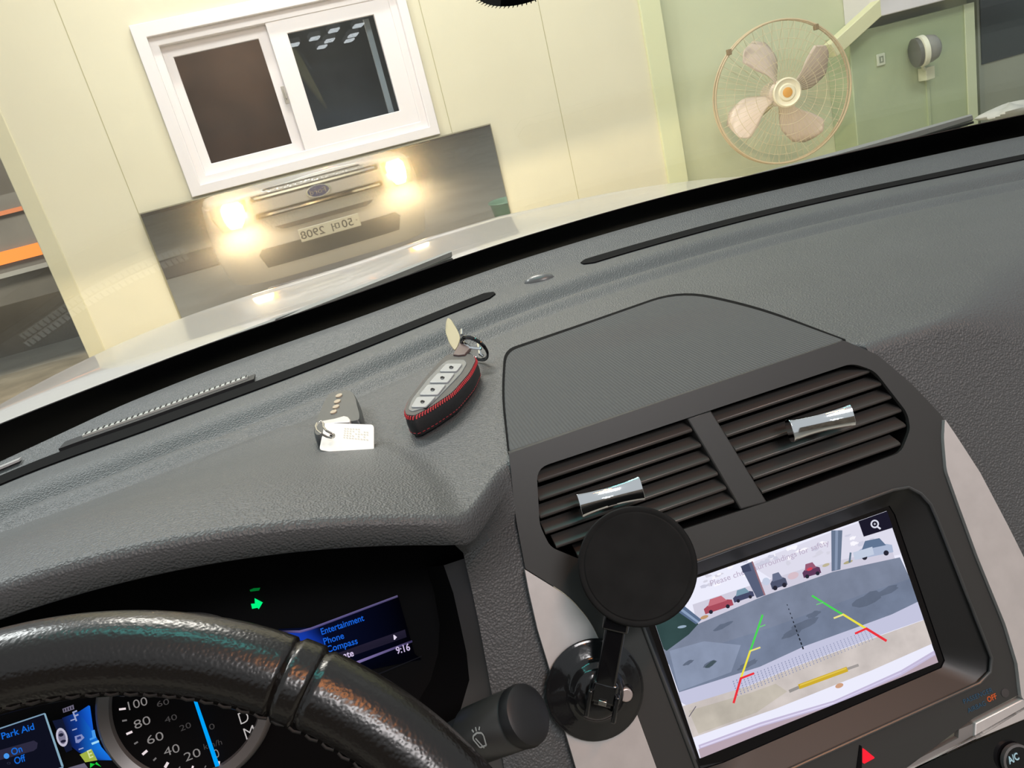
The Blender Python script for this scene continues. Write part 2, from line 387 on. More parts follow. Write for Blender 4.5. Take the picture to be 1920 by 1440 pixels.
# vehicle number tray with its pale barred plate
def curvestrip(x0, x1, dy, wid, lift, th, name, m, parent, n=40, taper=0, label=None):
    mb = MB(); a = []; b = []
    for i in range(n):
        t = i/(n-1); x = lerp(x0, x1, t); y = yslot(x)+dy; w_ = wid*.5
        a.append(V((x, y-w_, ztop(x, y)+lift-.004))); b.append(V((x, y+w_, ztop(x, y)+lift-.004)))
    mb.prism(a+b[::-1], (0, 0, -th)); return mb.build(name, m, parent, label=label)
curvestrip(-.318, -.135, .030, .022, .0062, .004, 'number_plate_tray', 'black', dash)
curvestrip(-.300, -.142, .033, .0075, .0076, .002, 'number_plate_strip', mat('pale_strip', (.45, .45, .42), .5), dash, label='pale strip with a row of dark bars')
mb = MB()
for i in range(30):
    x = -.297+i*.0053; y = yslot(x)+.033
    mb.box((x, y+.0005, ztop(x, y)+.0040), (.0006, .0032, .0004))
mb.build('number_plate_bars', 'black', dash)
curvestrip(-.42, -.352, .033, .007, .0076, .002, 'number_plate_strip', M['silver'], dash)
# speaker grille panel
gp = rounded([(955, 846), (944, 740), (949, 660), (1110, 604), (1275, 546), (1420, 578), (1582, 637)], [4, 60, 22, 30, 60, 70, 5], 8)
G = [onz(x, y, -.1965) for x, y in gp]
Gb = [onz(x, y, -.1975) for x, y in rounded([(952, 850), (940, 741), (945, 656), (1110, 600), (1276, 542), (1422, 574), (1588, 637)], [4, 60, 22, 30, 60, 70, 5], 8)]
mb = MB(); mb.prism(Gb, (0, 0, -.006)); mb.build('grille_gap', 'slot', dash)
mb = MB(); mb.prism(G, (0, 0, -.005)); mb.build('speaker_grille', 'cloth', dash, bevel=.0008, label='ribbed grey fabric speaker cover')
# ================================================================ CENTRE STACK
st = thing('centre_stack', 'satin black centre console facing with silver side trims around display and vents', 'console', (.2, .40, -.6))
O = rounded([(955, 850), (1268, 743), (1582, 638), (1645, 665), (1712, 722), (1772, 786), (1776, 880), (1800, 945), (1835, 1045), (1888, 1172), (1916, 1300), (1826, 1346), (1700, 1440), (1600, 1530), (1262, 1530), (1232, 1440), (1178, 1292), (1128, 1208), (1108, 1165), (1068, 1118), (985, 1066), (965, 960)], [3, 0, 6, 10, 20, 14, 30, 20, 0, 40, 8, 0, 0, 0, 0, 20, 40, 30, 30, 30, 3, 30], 6)
VH = rounded([(1006, 878), (1598, 681), (1640, 695), (1702, 775), (1707, 805), (1690, 848), (1440, 941), (1250, 1003), (1092, 1051), (1032, 1026), (1012, 985)], [24, 16, 16, 14, 10, 14, 0, 0, 12, 14, 14], 6)
SH = rounded([(1176, 1098), (1702, 908), (1742, 938), (1862, 1244), (1848, 1274), (1352, 1500), (1325, 1490)], [20, 24, 26, 22, 22, 12, 12], 7)
mb = MB(); mb.plate([fp_(*p) for p in O], [[fp_(*p) for p in VH], [fp_(*p) for p in SH]], NS*-.004)
mb.build('face_panel', 'bezel', st, bevel=.0012, seg=3)
mb = MB(); q_ = [fp_(*p, -.002) for p in rounded([(1574, 641), (1645, 665), (1712, 722), (1772, 786), (1778, 880), (1810, 975)], [0, 10, 20, 14, 20, 0], 6)]; mb.grid(lambda i, j: q_[i]-NS*.05*j-X*.002*(1-j), len(q_), 2); mb.build('shoulder_skirt', 'bezel', st)
# top lip that wraps over to the grille
a = [onz(955, 849, -.1968), onz(1268, 744, -.1968), onz(1582, 640, -.1968)]
b = [fp_(955, 851), fp_(1268, 744), fp_(1581, 640)]
mb = MB(); mb.grid(lambda i, j: (a[i]+V((0, .004, -.0005)) if j == 0 else b[i]-NS*.0005), 3, 2); mb.build('top_lip', 'bezel', st)
# vent well
def well(px, off0, depth, name, m, parent, shrink=1.0, mode=0):
    pts = [fp_(*p) for p in px]; c = sum(pts, V((0, 0, 0)))/len(pts); mb = MB(); n = len(pts)
    ins = [c+(p-c)*shrink-NS*depth for p in pts]
    pts = [p+NS*off0 for p in pts]
    mb.mesh(pts+ins, [[j, (j+1) % n, n+(j+1) % n, n+j] for j in range(n)]+([list(range(n, 2*n))] if mode == 0 else []))
    return mb.build(name, m, parent, flip=False)
well(VH, -.003, .045, 'vent_well', 'slot', st)
# display recess : sloping satin walls down to the display glass
inner = rounded([(1196, 1118), (1672, 946), (1775, 1248), (1316, 1448)], [6, 8, 8, 6], 7)
def ringstrip(outer, inn, name, m, parent, k=80):
    def res(L):
        L = L+[L[0]]; d = [0]
        for i in range(1, len(L)): d.append(d[-1]+(L[i]-L[i-1]).length)
        out = []
        for q in range(k):
            s_ = d[-1]*q/k; i = max(i for i in range(len(d)) if d[i] <= s_); i = min(i, len(L)-2)
            out.append(L[i].lerp(L[i+1], (s_-d[i])/(d[i+1]-d[i]+1e-12)))
        return out
    return res(outer), res(inn)
cS = sum((fp_(*p) for p in SH), V((0, 0, 0)))/len(SH)
def polar_ring(loop, c, k=96):
    """resample a loop by angle round c in the face plane"""
    out = []
    P = [((p-c).dot(X), (p-c).dot(ES), p) for p in loop]
    for q in range(k):
        a = 2*math.pi*q/k; dx, dy = math.cos(a), math.sin(a); best = None
        for i in range(len(P)):
            x1, y1, _ = P[i]; x2, y2, _ = P[(i+1) % len(P)]; ex, ey = x2-x1, y2-y1; det = dx*(-ey)+dy*ex
            if abs(det) < 1e-12: continue
            t = (x1*(-ey)+y1*ex)/det; u = (dx*y1-dy*x1)/det
            if t > 0 and -1e-6 <= u <= 1+1e-6 and (best is None or t < best[0]): best = (t, P[i][2].lerp(P[(i+1) % len(P)][2], max(0, min(1, u))))
        out.append(best[1])
    return out
ro = polar_ring([fp_(*p, -.001) for p in SH], cS); ri = polar_ring([sp(*p, .0015) for p in inner], cS-NS*.010)
mb = MB(); n = len(ro); mb.mesh(ro+ri, [[j, (j+1) % n, n+(j+1) % n, n+j] for j in range(n)])
mb.build('display_surround', mat('recess_black_plastic', (.006, .006, .006), .45), st)
mb = MB(); ring = [p+NS*.0008 for p in polar_ring([fp_(*p) for p in SH], cS, 72)]
mb.tube(ring, .0011, 8, None, closed=True); mb.build('display_rim', mat('rim_plastic', (.05, .052, .052), .3), st)
# silver trims
sl = rounded([(984, 1068), (1068, 1120), (1108, 1167), (1128, 1210), (1178, 1294), (1232, 1442), (1250, 1490), (1098, 1490), (1080, 1440), (1055, 1355), (1033, 1262), (1008, 1180), (992, 1110)], [3, 30, 30, 20, 30, 0, 0, 0, 0, 0, 0, 0, 0], 6)
mb = MB(); mb.prism([fp_(*p, .003) for p in sl], NS*-.006); mb.build('side_trim', 'silver', st, bevel=.0014, seg=3, label='silver painted trim left of the display')
sr = rounded([(1772, 786), (1792, 815), (1838, 886), (1890, 985), (1925, 1055), (1985, 1180), (2040, 1330), (1916, 1312), (1908, 1245), (1886, 1172), (1834, 1045), (1797, 944), (1775, 882), (1770, 822)], [3, 10, 0, 0, 0, 0, 0, 10, 0, 10, 10, 10, 10, 10], 6)
mb = MB(); mb.prism([fp_(*p, .003) for p in sr], NS*-.006); mb.build('side_trim', 'silver', st, bevel=.0014, seg=3, label='silver painted trim right of the display')
bb = [(1918, 1311), (2040, 1255), (2040, 1300), (1828, 1388), (1760, 1420), (1690, 1454), (1690, 1449), (1722, 1437), (1800, 1398), (1828, 1385), (1829, 1356)]
mb = MB(); mb.prism([fp_(*p, .002) for p in bb], NS*-.006); mb.build('lower_trim', 'silver', st, bevel=.0006, label='thin silver strip under the airbag lamp')
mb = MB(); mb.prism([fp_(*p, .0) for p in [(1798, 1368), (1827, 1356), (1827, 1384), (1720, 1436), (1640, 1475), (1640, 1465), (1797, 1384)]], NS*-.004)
mb.build('trim_underside', mat('shaded_silver_plastic', (.20, .19, .185), .4), st)  # darker copy of the silver: shade of the wedge's side put into the colour
mb = MB(); mb.prism([fp_(*p, -.0045) for p in [(2060, 1290), (1690, 1452), (1560, 1520), (1560, 1640), (2060, 1640)]], NS*-.004)
mb.build('control_panel', 'gloss', st)
# hazard switch, airbag lamp, A/C key
mb = MB(); mb.prism([fp_(*p, .0012) for p in rounded([(1619, 1403), (1641, 1421), (1619, 1433)], 3, 4)], NS*-.002)
mb.build('hazard_triangle', emis('hazard_red', (1.0, .02, .04), 1.0), st, label='red triangle hazard warning switch')
mb = MB(); mb.prism([fp_(*p, .0006) for p in rounded([(1612, 1397), (1616, 1399), (1616, 1450), (1605, 1450)], 1, 2)], NS*-.002); mb.build('hazard_button_gap', 'slot', st)
mb = MB()
def ptext(mb, s, p0, p1, h, off, m=None, col=None, f=fp_, n=NS, bold=0): add_text(mb, s, f(*p0, off), f(*p1, off), n, h, m, col, bold)
mb = MB(); ptext(mb, 'PASSENGER', (1808, 1320), (1862, 1297), .0030, .0004); ptext(mb, 'AIRBAG', (1816, 1337), (1849, 1322), .0030, .0004)
mb.build('airbag_lettering', emis('lettering_blue', (.035, .075, .12)), st, flip=False)
mb = MB(); ptext(mb, 'OFF', (1853, 1317), (1870, 1309), .0034, .0004, bold=.02); mb.build('airbag_off_lettering', emis('lettering_orange', (.55, .10, .03)), st, flip=False)
mb = MB(); mb.lathe(fp_(1884, 1299, .0), NS, [(.0028, 0), (.0028, .0004), (0, .0005)], 16); mb.build('airbag_sensor_dot', mat('dot_grey', (.05, .045, .045), .5), st)
kc = fp_(1903, 1424, -.003)
mb = MB(); mb.lathe(kc, NS, [(.0105, 0), (.0105, .003), (.009, .0034), (.009, .0024), (0, .0024)], 32); mb.build('ac_key', mat('key_ring_grey', (.10, .095, .095), .4), st)
mb = MB(); mb.lathe(kc+NS*.0025, NS, [(.0088, 0), (.0088, .0002), (0, .0002)], 32); mb.build('ac_key_face', 'gloss', st)
mb = MB(); ptext(mb, 'A/C', (1893, 1433), (1912, 1423), .0045, .0002, bold=.03); mb.build('ac_lettering', emis('lettering_white', (.35, .5, .55)), st, flip=False)
mb = MB(); ptext(mb, 'H', (1890, 1404), (1896, 1401), .0016, -.004, bold=.05); mb.build('ac_lamp', emis('lamp_dim_orange', (.30, .05, .03)), st, flip=False)
# ================================================================ AIR VENTS
def u_at(x, v):   # point on the face plane at car x and distance v below the crease
    base = fp_(1268, 743); p = V((x, base.y, base.z))-ES*v; return p
def px_uv(px, py):
    base = fp_(1268, 743); q = fp_(px, py); return q.x, (base-q).dot(ES)
vc = {}
def slat_obj(xa, xb, v, name, parent, w_=.0115, tilt=38):
    a = math.radians(tilt); d = (-NS)*math.cos(a)+ES*math.sin(a)      # blade runs in and up
    nrm = d.cross(X).normalized(); mb = MB(); prof = []
    for (s_, t_) in [(-.0, 0), (.0006, .0013), (.003, .0019), (w_, .0008), (w_, -.0008), (.003, -.0015), (.0006, -.0012)]: prof.append((s_, t_))
    A = [u_at(xa, v)-NS*.0025+d*s_+nrm*t_ for s_, t_ in prof]
    mb.prism(A, V((xb-xa, 0, 0))); return mb.build(name, 'slat', parent, bevel=.0004, seg=2)
def hole_span(v, x0, x1):
    """x range of the vent opening at depth v"""
    P = [px_uv(*p) for p in VH]; xs_ = []
    for i in range(len(P)):
        (xa, va), (xb_, vb) = P[i], P[(i+1) % len(P)]
        if (va-v)*(vb-v) < 0: xs_.append(lerp(xa, xb_, (v-va)/(vb-va)))
    return max(x0, min(xs_)), min(x1, max(xs_))
divL = [px_uv(1290, 784), px_uv(1389, 952)]; divR = [px_uv(1331, 770), px_uv(1437, 940)]
vtop = px_uv(1300, 785)[1]; vbot = px_uv(1250, 1000)[1]
def vent(name, label, x0f, x1f, loc, knobpx, vs_list):
    t = thing(name, label, 'air vent', loc, 'air vents above the display')
    for v in vs_list:
        k = (v-divL[0][1])/(divL[1][1]-divL[0][1]); x0, x1 = hole_span(v, x0f(k), x1f(k))
        if x1-x0 > .01: slat_obj(x0+.001, x1-.0008, v, 'slat', t)
    # rear upright blades
    for i in range(7):
        k = .5; xa, xb_ = hole_span((vtop+vbot)/2, x0f(k), x1f(k)); x = lerp(xa, xb_, (i+.5)/7)
        mb = MB(); mb.box(u_at(x, (vtop+vbot)/2)-NS*.026, (.0008, .008, (vbot-vtop)*.46), Matrix((X, -NS, ES)).transposed()); mb.build('upright_blade', 'slot', t)
    a, b, h = knobpx
    A = fp_(*a, .008); B = fp_(*b, .008); mid = (A+B)/2; e = (B-A).normalized(); up = NS.cross(e).normalized()
    mb = MB(); L = (B-A).length/2; n1, n2 = 15, 14
    def kf(i, j):
        s_ = -1+2*i/(n1-1); a_ = 2*math.pi*j/n2; hw = h*(.80+.20*abs(s_)**2); dp = .0042*(.75+.25*s_*s_)
        c_, s2 = math.cos(a_), math.sin(a_); sq = lambda q: math.copysign(abs(q)**.6, q)
        return mid+e*(L*s_)+up*(hw*sq(s2))+NS*(dp*sq(c_)+.0020*s_*s_)
    mb.grid(kf, n1, n2); 
    g = mb.f; 
    for i in range(n1-1): g.append([i*n2+n2-1, i*n2, (i+1)*n2, (i+1)*n2+n2-1]); mb.mi.append(0); mb.col.append(None)
    g.append(list(range(n2))); g.append([(n1-1)*n2+j for j in range(n2)]); mb.mi += [0, 0]; mb.col += [None, None]
    kn = mb.build('slider', 'chrome', t, bevel=.0003, label='polished chrome slider tab')
    mb = MB(); mb.box(mid-NS*.006, (.004, .006, .003), Matrix((e, -NS, up)).transposed()); mb.build('slider_stem', 'black', kn)
    return t
pit = (px_uv(1150, 1020)[1]-vtop)/6.0
vent('air_vent', 'left black louvred air vent with chrome slider, partly behind the round holder', lambda k: .0, lambda k: lerp(divL[0][0], divL[1][0], k), (.12, .42, -.26), ((1084, 948), (1200, 915), .0078), [px_uv(1150, y)[1] for y in (858, 893, 926, 959, 992, 1023)])
vent('air_vent', 'right black louvred air vent with chrome slider beside the speaker cover', lambda k: lerp(divR[0][0], divR[1][0], k), lambda k: .5, (.26, .42, -.26), ((1478, 808), (1592, 779), .0074), [px_uv(1500, y)[1] for y in (742, 774, 806, 838, 870, 902)])
mb = MB(); mb.prism([fp_(*p, -.0012) for p in [(1288, 784), (1333, 769), (1439, 942), (1389, 956)]], NS*-.02); mb.build('vent_divider', 'bezel', st, bevel=.001)
# ================================================================ DISPLAY
dp = thing('display', 'lit colour display showing the reversing camera picture with guide lines', 'display', (.2, .39, -.40))
mb = MB(); mb.prism([sp(*p, .0007) for p in rounded([(1180, 1112), (1678, 936), (1790, 1256), (1310, 1462)], 4, 4)], NS*-.008); mb.build('display_panel', 'gloss', dp)
TL, TR, BR, BL = (1210, 1117), (1661, 958), (1757, 1241), (1311, 1421)
scr = MB()
LAY = [0]
def c6(p): return (1200+p[0]/2.77, 920+p[1]/2.77)
QP = [sp(*p) for p in (TL, TR, BR, BL)]
def clipq(pts):
    """clip polygon (3D, in display plane) to the lit quad"""
    cen = sum(QP, V((0, 0, 0)))/4
    for i in range(4):
        a, b = QP[i], QP[(i+1) % 4]; e = b-a; nn = e.cross(NS).normalized()
        if (cen-a).dot(nn) < 0: nn = -nn
        out = []
        for j in range(len(pts)):
            p, q = pts[j], pts[(j+1) % len(pts)]; dp_, dq = (p-a).dot(nn), (q-a).dot(nn)
            if dp_ >= 0: out.append(p)
            if dp_*dq < 0: out.append(p.lerp(q, dp_/(dp_-dq)))
        pts = out
        if len(pts) < 3: return []
    return pts
def paint(px, rgb, m='scr', crop=True, new=True):
    if new: LAY[0] += 1
    P = [sp(*(c6(p) if crop else p)) for p in px]; P = clipq(P)
    if len(P) >= 3: scr.face([p+NS*(.0008+LAY[0]*.000005) for p in P], m, srgb(*rgb) if not isinstance(rgb, list) else [srgb(*c) for c in rgb])
def stroke(a, b, w_, rgb, crop=True, new=True):
    a = V((*a, 0)); b = V((*b, 0)); d = (b-a).normalized(); n_ = V((-d.y, d.x, 0))*w_/2
    paint([(q.x, q.y) for q in (a-n_, b-n_, b+n_, a+n_)], rgb, 'scr', crop, new)
def blob(cx, cy, rx, ry, rgb, ang=-20, m='scr', n=14, jit=0):
    a = math.radians(ang); pts = []
    for i in range(n):
        t = 2*math.pi*i/n; k = 1+random.uniform(-jit, jit); x, y = rx*math.cos(t)*k, ry*math.sin(t)*k
        pts.append((cx+x*math.cos(a)-y*math.sin(a), cy+x*math.sin(a)+y*math.cos(a)))
    paint(pts, rgb, m)
paint([TL, TR, BR, BL], (236, 236, 252), crop=False)
paint([(560, 380), (990, 215), (1340, 95), (1350, 330), (1000, 400), (700, 470)], (222, 220, 236))
for i in range(46):
    t = random.random(); x = lerp(330, 1240, t); y = lerp(470, 210, t)+random.uniform(-50, 40); blob(x, y, random.uniform(10, 26), random.uniform(5, 12), random.choice([(206, 206, 224), (250, 248, 255), (214, 212, 226)]), jit=.3)
ptext(scr, 'Please check surroundings for safety', c6((370, 496)), c6((985, 280)), .0036, .0012, 'scr', srgb(186, 172, 196), f=sp)
paint([(270, 590), (480, 520), (860, 400), (1300, 300), (1330, 380), (1000, 470), (300, 720)], (208, 205, 222))
asph = [(60, 760), (150, 830), (300, 690), (360, 655), (480, 600), (640, 545), (860, 460), (1000, 420), (1200, 372), (1345, 345), (1420, 540), (1440, 575), (1300, 640), (1100, 715), (850, 805), (620, 912), (450, 965), (200, 1045), (120, 900)]
paint([(60, 680), (300, 690), (640, 545), (1000, 420), (1345, 345), (1400, 460), (1100, 560), (700, 720), (140, 900)], (122, 131, 152), 'scrn')
paint([(140, 880), (700, 700), (1100, 555), (1400, 455), (1445, 580), (1300, 642), (1100, 716), (850, 806), (620, 912), (450, 966), (200, 1048)], (116, 127, 150), 'scrn')
paint([(150, 830), (330, 780), (520, 800), (470, 940), (200, 1040)], (137, 148, 172), 'scrn')
for cx, cy, rx, ry in [(360, 900, 40, 14), (250, 890, 30, 10), (850, 690, 70, 20), (780, 740, 60, 16), (1180, 560, 90, 26), (560, 900, 60, 14), (900, 640, 40, 14), (1280, 520, 60, 18), (430, 700, 50, 12)]:
    blob(cx, cy, rx, ry, (98, 108, 128), -25, 'scrn', jit=.25)
blob(362, 900, 34, 11, (70, 84, 92), -35, jit=.2)
paint([(60, 680), (180, 608), (240, 640), (300, 690), (250, 745), (135, 830), (90, 800)], (50, 72, 72), 'scrn')
blob(126, 672, 7, 7, (225, 235, 245)); blob(215, 705, 24, 7, (150, 170, 190), -10)
paint([(150, 1060), (450, 966), (620, 912), (850, 806), (1100, 716), (1300, 642), (1440, 574), (1490, 660), (1320, 720), (1100, 800), (800, 910), (560, 1010), (250, 1120)], (196, 197, 222))
paint([(200, 1122), (560, 1012), (800, 912), (1100, 802), (1490, 662), (1540, 780), (1200, 930), (700, 1130), (240, 1290)], (203, 194, 190), 'scrn')
paint([(250, 1140), (560, 1050), (700, 1000), (760, 1040), (600, 1150), (300, 1260)], (192, 184, 172), 'scrn')
for i in range(40):        # drain grating
    t = i/39; a = (lerp(480, 1180, t), lerp(985, 720, t)); k = 1-.30*t
    for q in range(7):
        s0 = q/7; x0 = a[0]+12*s0*2.2; y0 = a[1]+82*k*s0
        stroke((x0, y0), (x0+1.4, y0+7*k), 5.5*k, (140, 146, 178), new=False)
paint([(300, 1318), (620, 1200), (1000, 1088), (1350, 930), (1522, 828), (1560, 900), (1100, 1120), (330, 1420)], (196, 186, 216))
paint([(300, 1340), (620, 1225), (1000, 1112), (1350, 958), (1530, 850), (1580, 960), (330, 1460)], (183, 164, 176))
stroke((310, 1328), (620, 1215), 8, (222, 216, 242)); stroke((620, 1215), (1000, 1100), 8, (222, 216, 242)); stroke((1000, 1100), (1350, 944), 7, (214, 206, 236)); stroke((1350, 944), (1520, 845), 6, (205, 198, 228))
stroke((770, 1040), (830, 1014), 16, (150, 146, 144)); stroke((1065, 926), (1130, 903), 14, (160, 154, 152)); stroke((820, 1016), (1072, 924), 26, (206, 172, 48)); stroke((826, 1008), (1066, 920), 7, (226, 198, 84))
blob(1030, 1010, 22, 12, (206, 160, 130), -20)
paint([(988, 205), (1046, 205), (1036, 408), (990, 418)], (104, 118, 142)); paint([(1010, 205), (1024, 205), (1020, 410), (1006, 412)], (136, 150, 176))
paint([(518, 392), (580, 366), (646, 540), (602, 556)], (88, 96, 122)); paint([(574, 366), (582, 366), (648, 540), (640, 543)], (150, 110, 120)); paint([(520, 392), (560, 376), (575, 415), (530, 425)], (66, 72, 98))
paint([(172, 612), (218, 590), (316, 668), (288, 692)], (92, 110, 140)); paint([(186, 606), (200, 599), (306, 680), (296, 686)], (140, 160, 190))
def carblob(x0, y0, x1, y1, h, body, top):
    a = V((x0, y0, 0)); b = V((x1, y1, 0)); d = b-a; u = V((d.y, -d.x, 0)).normalized()*h
    g = lambda s_, t_: (lambda q: (q.x, q.y))(a+d*s_+u*t_)
    paint([g(0, 0), g(1, 0), g(1, .45), g(.85, .58), g(.15, .58), g(0, .42)], body); paint([g(.16, .5), g(.84, .5), g(.70, 1), g(.30, 1)], top)
    blob(*g(.2, .04), h*.16, h*.16, (40, 40, 54)); blob(*g(.8, .04), h*.16, h*.16, (40, 40, 54))
carblob(336, 640, 482, 592, 66, (168, 76, 92), (196, 110, 124)); carblob(486, 580, 590, 545, 56, (70, 74, 104), (120, 150, 170))
carblob(682, 512, 762, 486, 76, (78, 84, 108), (104, 112, 138)); carblob(846, 452, 936, 425, 66, (96, 60, 92), (150, 92, 118))
blob(876, 406, 16, 8, (210, 70, 90)); carblob(1124, 356, 1310, 318, 86, (172, 184, 210), (96, 116, 146)); paint([(1100, 320), (1200, 290), (1210, 330), (1110, 360)], (196, 206, 226))
blob(330, 655, 22, 9, (190, 150, 110)); blob(1075, 370, 26, 7, (176, 168, 130)); blob(960, 385, 20, 8, (190, 180, 150)); stroke((1082, 372), (1088, 320), 10, (100, 120, 140))
blob(790, 440, 30, 18, (214, 190, 200)); blob(650, 470, 20, 20, (196, 205, 226))
paint([(1128, 158), (1290, 92), (1318, 188), (1156, 238)], (28, 26, 42))
for q in range(20):
    t0, t1 = 2*math.pi*q/20, 2*math.pi*(q+1)/20
    paint([(1213+r_*math.cos(t), 172+r_*math.sin(t)) for r_, t in ((22, t0), (22, t1), (14, t1), (14, t0))], (220, 222, 236), new=(q == 0))
stroke((1224, 184), (1243, 198), 9, (220, 222, 236)); stroke((1207, 172), (1219, 172), 3, (220, 222, 236)); stroke((1213, 166), (1213, 178), 3, (220, 222, 236))
g_, y_, r_ = (74, 214, 84), (238, 226, 70), (234, 52, 62)
stroke((632, 642), (567, 832), 10, g_); stroke((568, 828), (519, 972), 10, y_); stroke((520, 968), (481, 1100), 12, r_)
stroke((616, 706), (646, 694), 5, (110, 214, 120)); stroke((568, 830), (620, 811), 8, (236, 226, 130)); stroke((518, 972), (588, 945), 11, r_)
stroke((887, 543), (1048, 642), 10, g_); stroke((1046, 639), (1168, 714), 11, y_); stroke((1166, 712), (1274, 778), 13, r_)
stroke((910, 590), (946, 578), 5, (120, 200, 130)); stroke((1000, 660), (1050, 641), 9, (238, 226, 140)); stroke((1110, 740), (1168, 714), 11, r_)
for i in range(11):
    t = i/11; a = (lerp(758, 845, t), lerp(588, 828, t)); k = .5+.6*t
    stroke(a, (a[0]+5*k, a[1]+14*k), 4+4*t, (34, 38, 48))
stroke((250, 1170), (286, 1116), 4, (90, 84, 100))
scr.build('camera_picture', None, dp, flip=False, angle=0)
# ================================================================ INSTRUMENT CLUSTER
def c3(p): return (p[0]/3.79, 1060+p[1]/3.79)
def c4(p): return (400+p[0]/3.84, 1080+p[1]/3.84)
cl = thing('instrument_cluster', 'dark instrument cluster with blue lit menus and speedometer behind the steering wheel', 'instrument cluster', (-.19, .45, -.40))
mb = MB(); q_ = lambda x, z: V((x, CP.y+(z-CP.z)*math.tan(A22), z))
mb.prism([q_(-.62, -.225), q_(-.33, -.207), q_(-.2, -.205), q_(-.05, -.210), q_(.04, -.230), q_(.05, -.60), (q_(-.62, -.60))], CN*-.006); mb.build('cluster_face', 'slot', cl)
mb = MB(); so = [(874, 1046), (888, 1108), (901, 1170), (915, 1245), (928, 1318), (948, 1440), (960, 1520)]; si = [(832, 1060), (850, 1112), (863, 1170), (875, 1225), (880, 1275), (858, 1350), (820, 1440)]
A_ = [fp_(*p, -.001) for p in so]; B_ = [fp_(*p, -.022) for p in si]; C_ = [cp(*p, .001) for p in [(800, 1063), (815, 1112), (825, 1170), (822, 1225), (808, 1275), (770, 1340), (700, 1440)]]
mb.grid(lambda i, j: (A_, B_)[j][i], 7, 2); mb.build('cluster_surround', mat('grey_surround_plastic', (.085, .082, .078), .45), cl, flip=False)
mb = MB(); mb.grid(lambda i, j: (B_, C_)[j][i], 7, 2); mb.build('cluster_side_wall', 'slot', cl, flip=False)
# speedometer
def ellipse_px(cx, cy, r, a, k=1.0): return (cx+r*math.cos(a), cy+r*k*math.sin(a))
sc = cp(352, 1312); srad = (cp(512, 1345)-sc).length
eX = X; eY = CN.cross(eX).normalized()
mb = MB(); n = 72; rin, rout = srad-.0085, srad
mb.lathe(sc+CN*.001, CN, [(rout, 0), (rout-.001, .004), (rout-.003, .0055), (rin, .003), (rin-.001, .0)], 96); sp_ = mb.build('speedometer_ring', mat('gauge_ring_grey', (.13, .125, .12), .32), cl)
mb = MB(); mb.lathe(sc+CN*.0009, CN, [(rin, 0), (rin, .0002), (0, .0002)], 72); mb.build('speedometer_face', 'slot', cl)
lit = emis('dial_print_white', (.50, .47, .46)); dim = emis('dial_print_dim', (.050, .046, .046)); wht = emis('tick_white', (.80, .70, .72))
mb = MB()
for s_, a, b in [('100', (918, 1030), (1052, 990)), ('80', (962, 1166), (1076, 1122)), ('60', (1052, 1275), (1168, 1235)), ('40', (1172, 1360), (1282, 1322)), ('20', (1320, 1396), (1432, 1352)), ('0', (1530, 1372), (1564, 1358))]:
    add_text(mb, s_, cp(*c3(a), .0016), cp(*c3(b), .0016), CN, .0054, None, None, -.005)
mb.build('speed_numerals', emis('numeral_grey', (.23, .215, .21)), cl, flip=False)
mb = MB()
for s_, a, b in [('60', (1118, 1008), (1205, 985)), ('40', (1175, 1122), (1262, 1092)), ('20', (1284, 1180), (1362, 1150)), ('km/h', (1452, 1310), (1580, 1272)), ('0', (1492, 1172), (1530, 1158))]:
    add_text(mb, s_, cp(*c3(a), .0016), cp(*c3(b), .0016), CN, .0036)
mb.build('small_numerals', dim, cl, flip=False)
mb = MB()
def cstroke(mb, a, b, w_, off=.0016, f=c3, m=None):
    a = V((*a, 0)); b = V((*b, 0)); d = (b-a).normalized(); n_ = V((-d.y, d.x, 0))*w_/2
    mb.face([cp(*f((q.x, q.y)), off) for q in (a-n_, a+n_, b+n_, b-n_)], m)
for a, b, w_ in [((846, 1024), (894, 1018), 14), ((898, 1200), (940, 1182), 16), ((1012, 1345), (1046, 1316), 18), ((1172, 1438), (1194, 1400), 20), ((1366, 1445), (1372, 1425), 14), ((1552, 1425), (1556, 1392), 16), ((946, 884), (978, 884), 12)]: cstroke(mb, a, b, w_)
mb.build('major_ticks', wht, cl, flip=False)
mb = MB()
for a, b, w_ in [((850, 926), (886, 926), 12), ((868, 1106), (902, 1100), 12), ((954, 1270), (980, 1254), 12), ((1090, 1388), (1110, 1368), 12), ((1455, 1438), (1464, 1424), 8), ((1270, 1445), (1280, 1430), 8)]: cstroke(mb, a, b, w_)
mb.build('minor_ticks', emis('tick_grey', (.16, .15, .15)), cl, flip=False)
mb = MB(); a = [cp(*c3(p), .0045) for p in [(1350, 870), (1384, 916), (1560, 1420), (1534, 1428)]]; mb.prism(a, CN*.0012); mb.build('speed_needle', emis('needle_cyan', (.0, .36, .95)), cl, label='bright cyan blue needle')
mb = MB()
for s_, a, b, h in [('N', (1690, 1030), (1745, 1000), .0068), ('D', (1712, 1132), (1776, 1108), .0076), ('M', (1752, 1240), (1822, 1212), .0076)]:
    add_text(mb, s_, cp(*c3(a), .0016), cp(*c3(b), .0016), CN, h, None, None, -.012)
mb.build('gear_letters', lit, cl, flip=False)
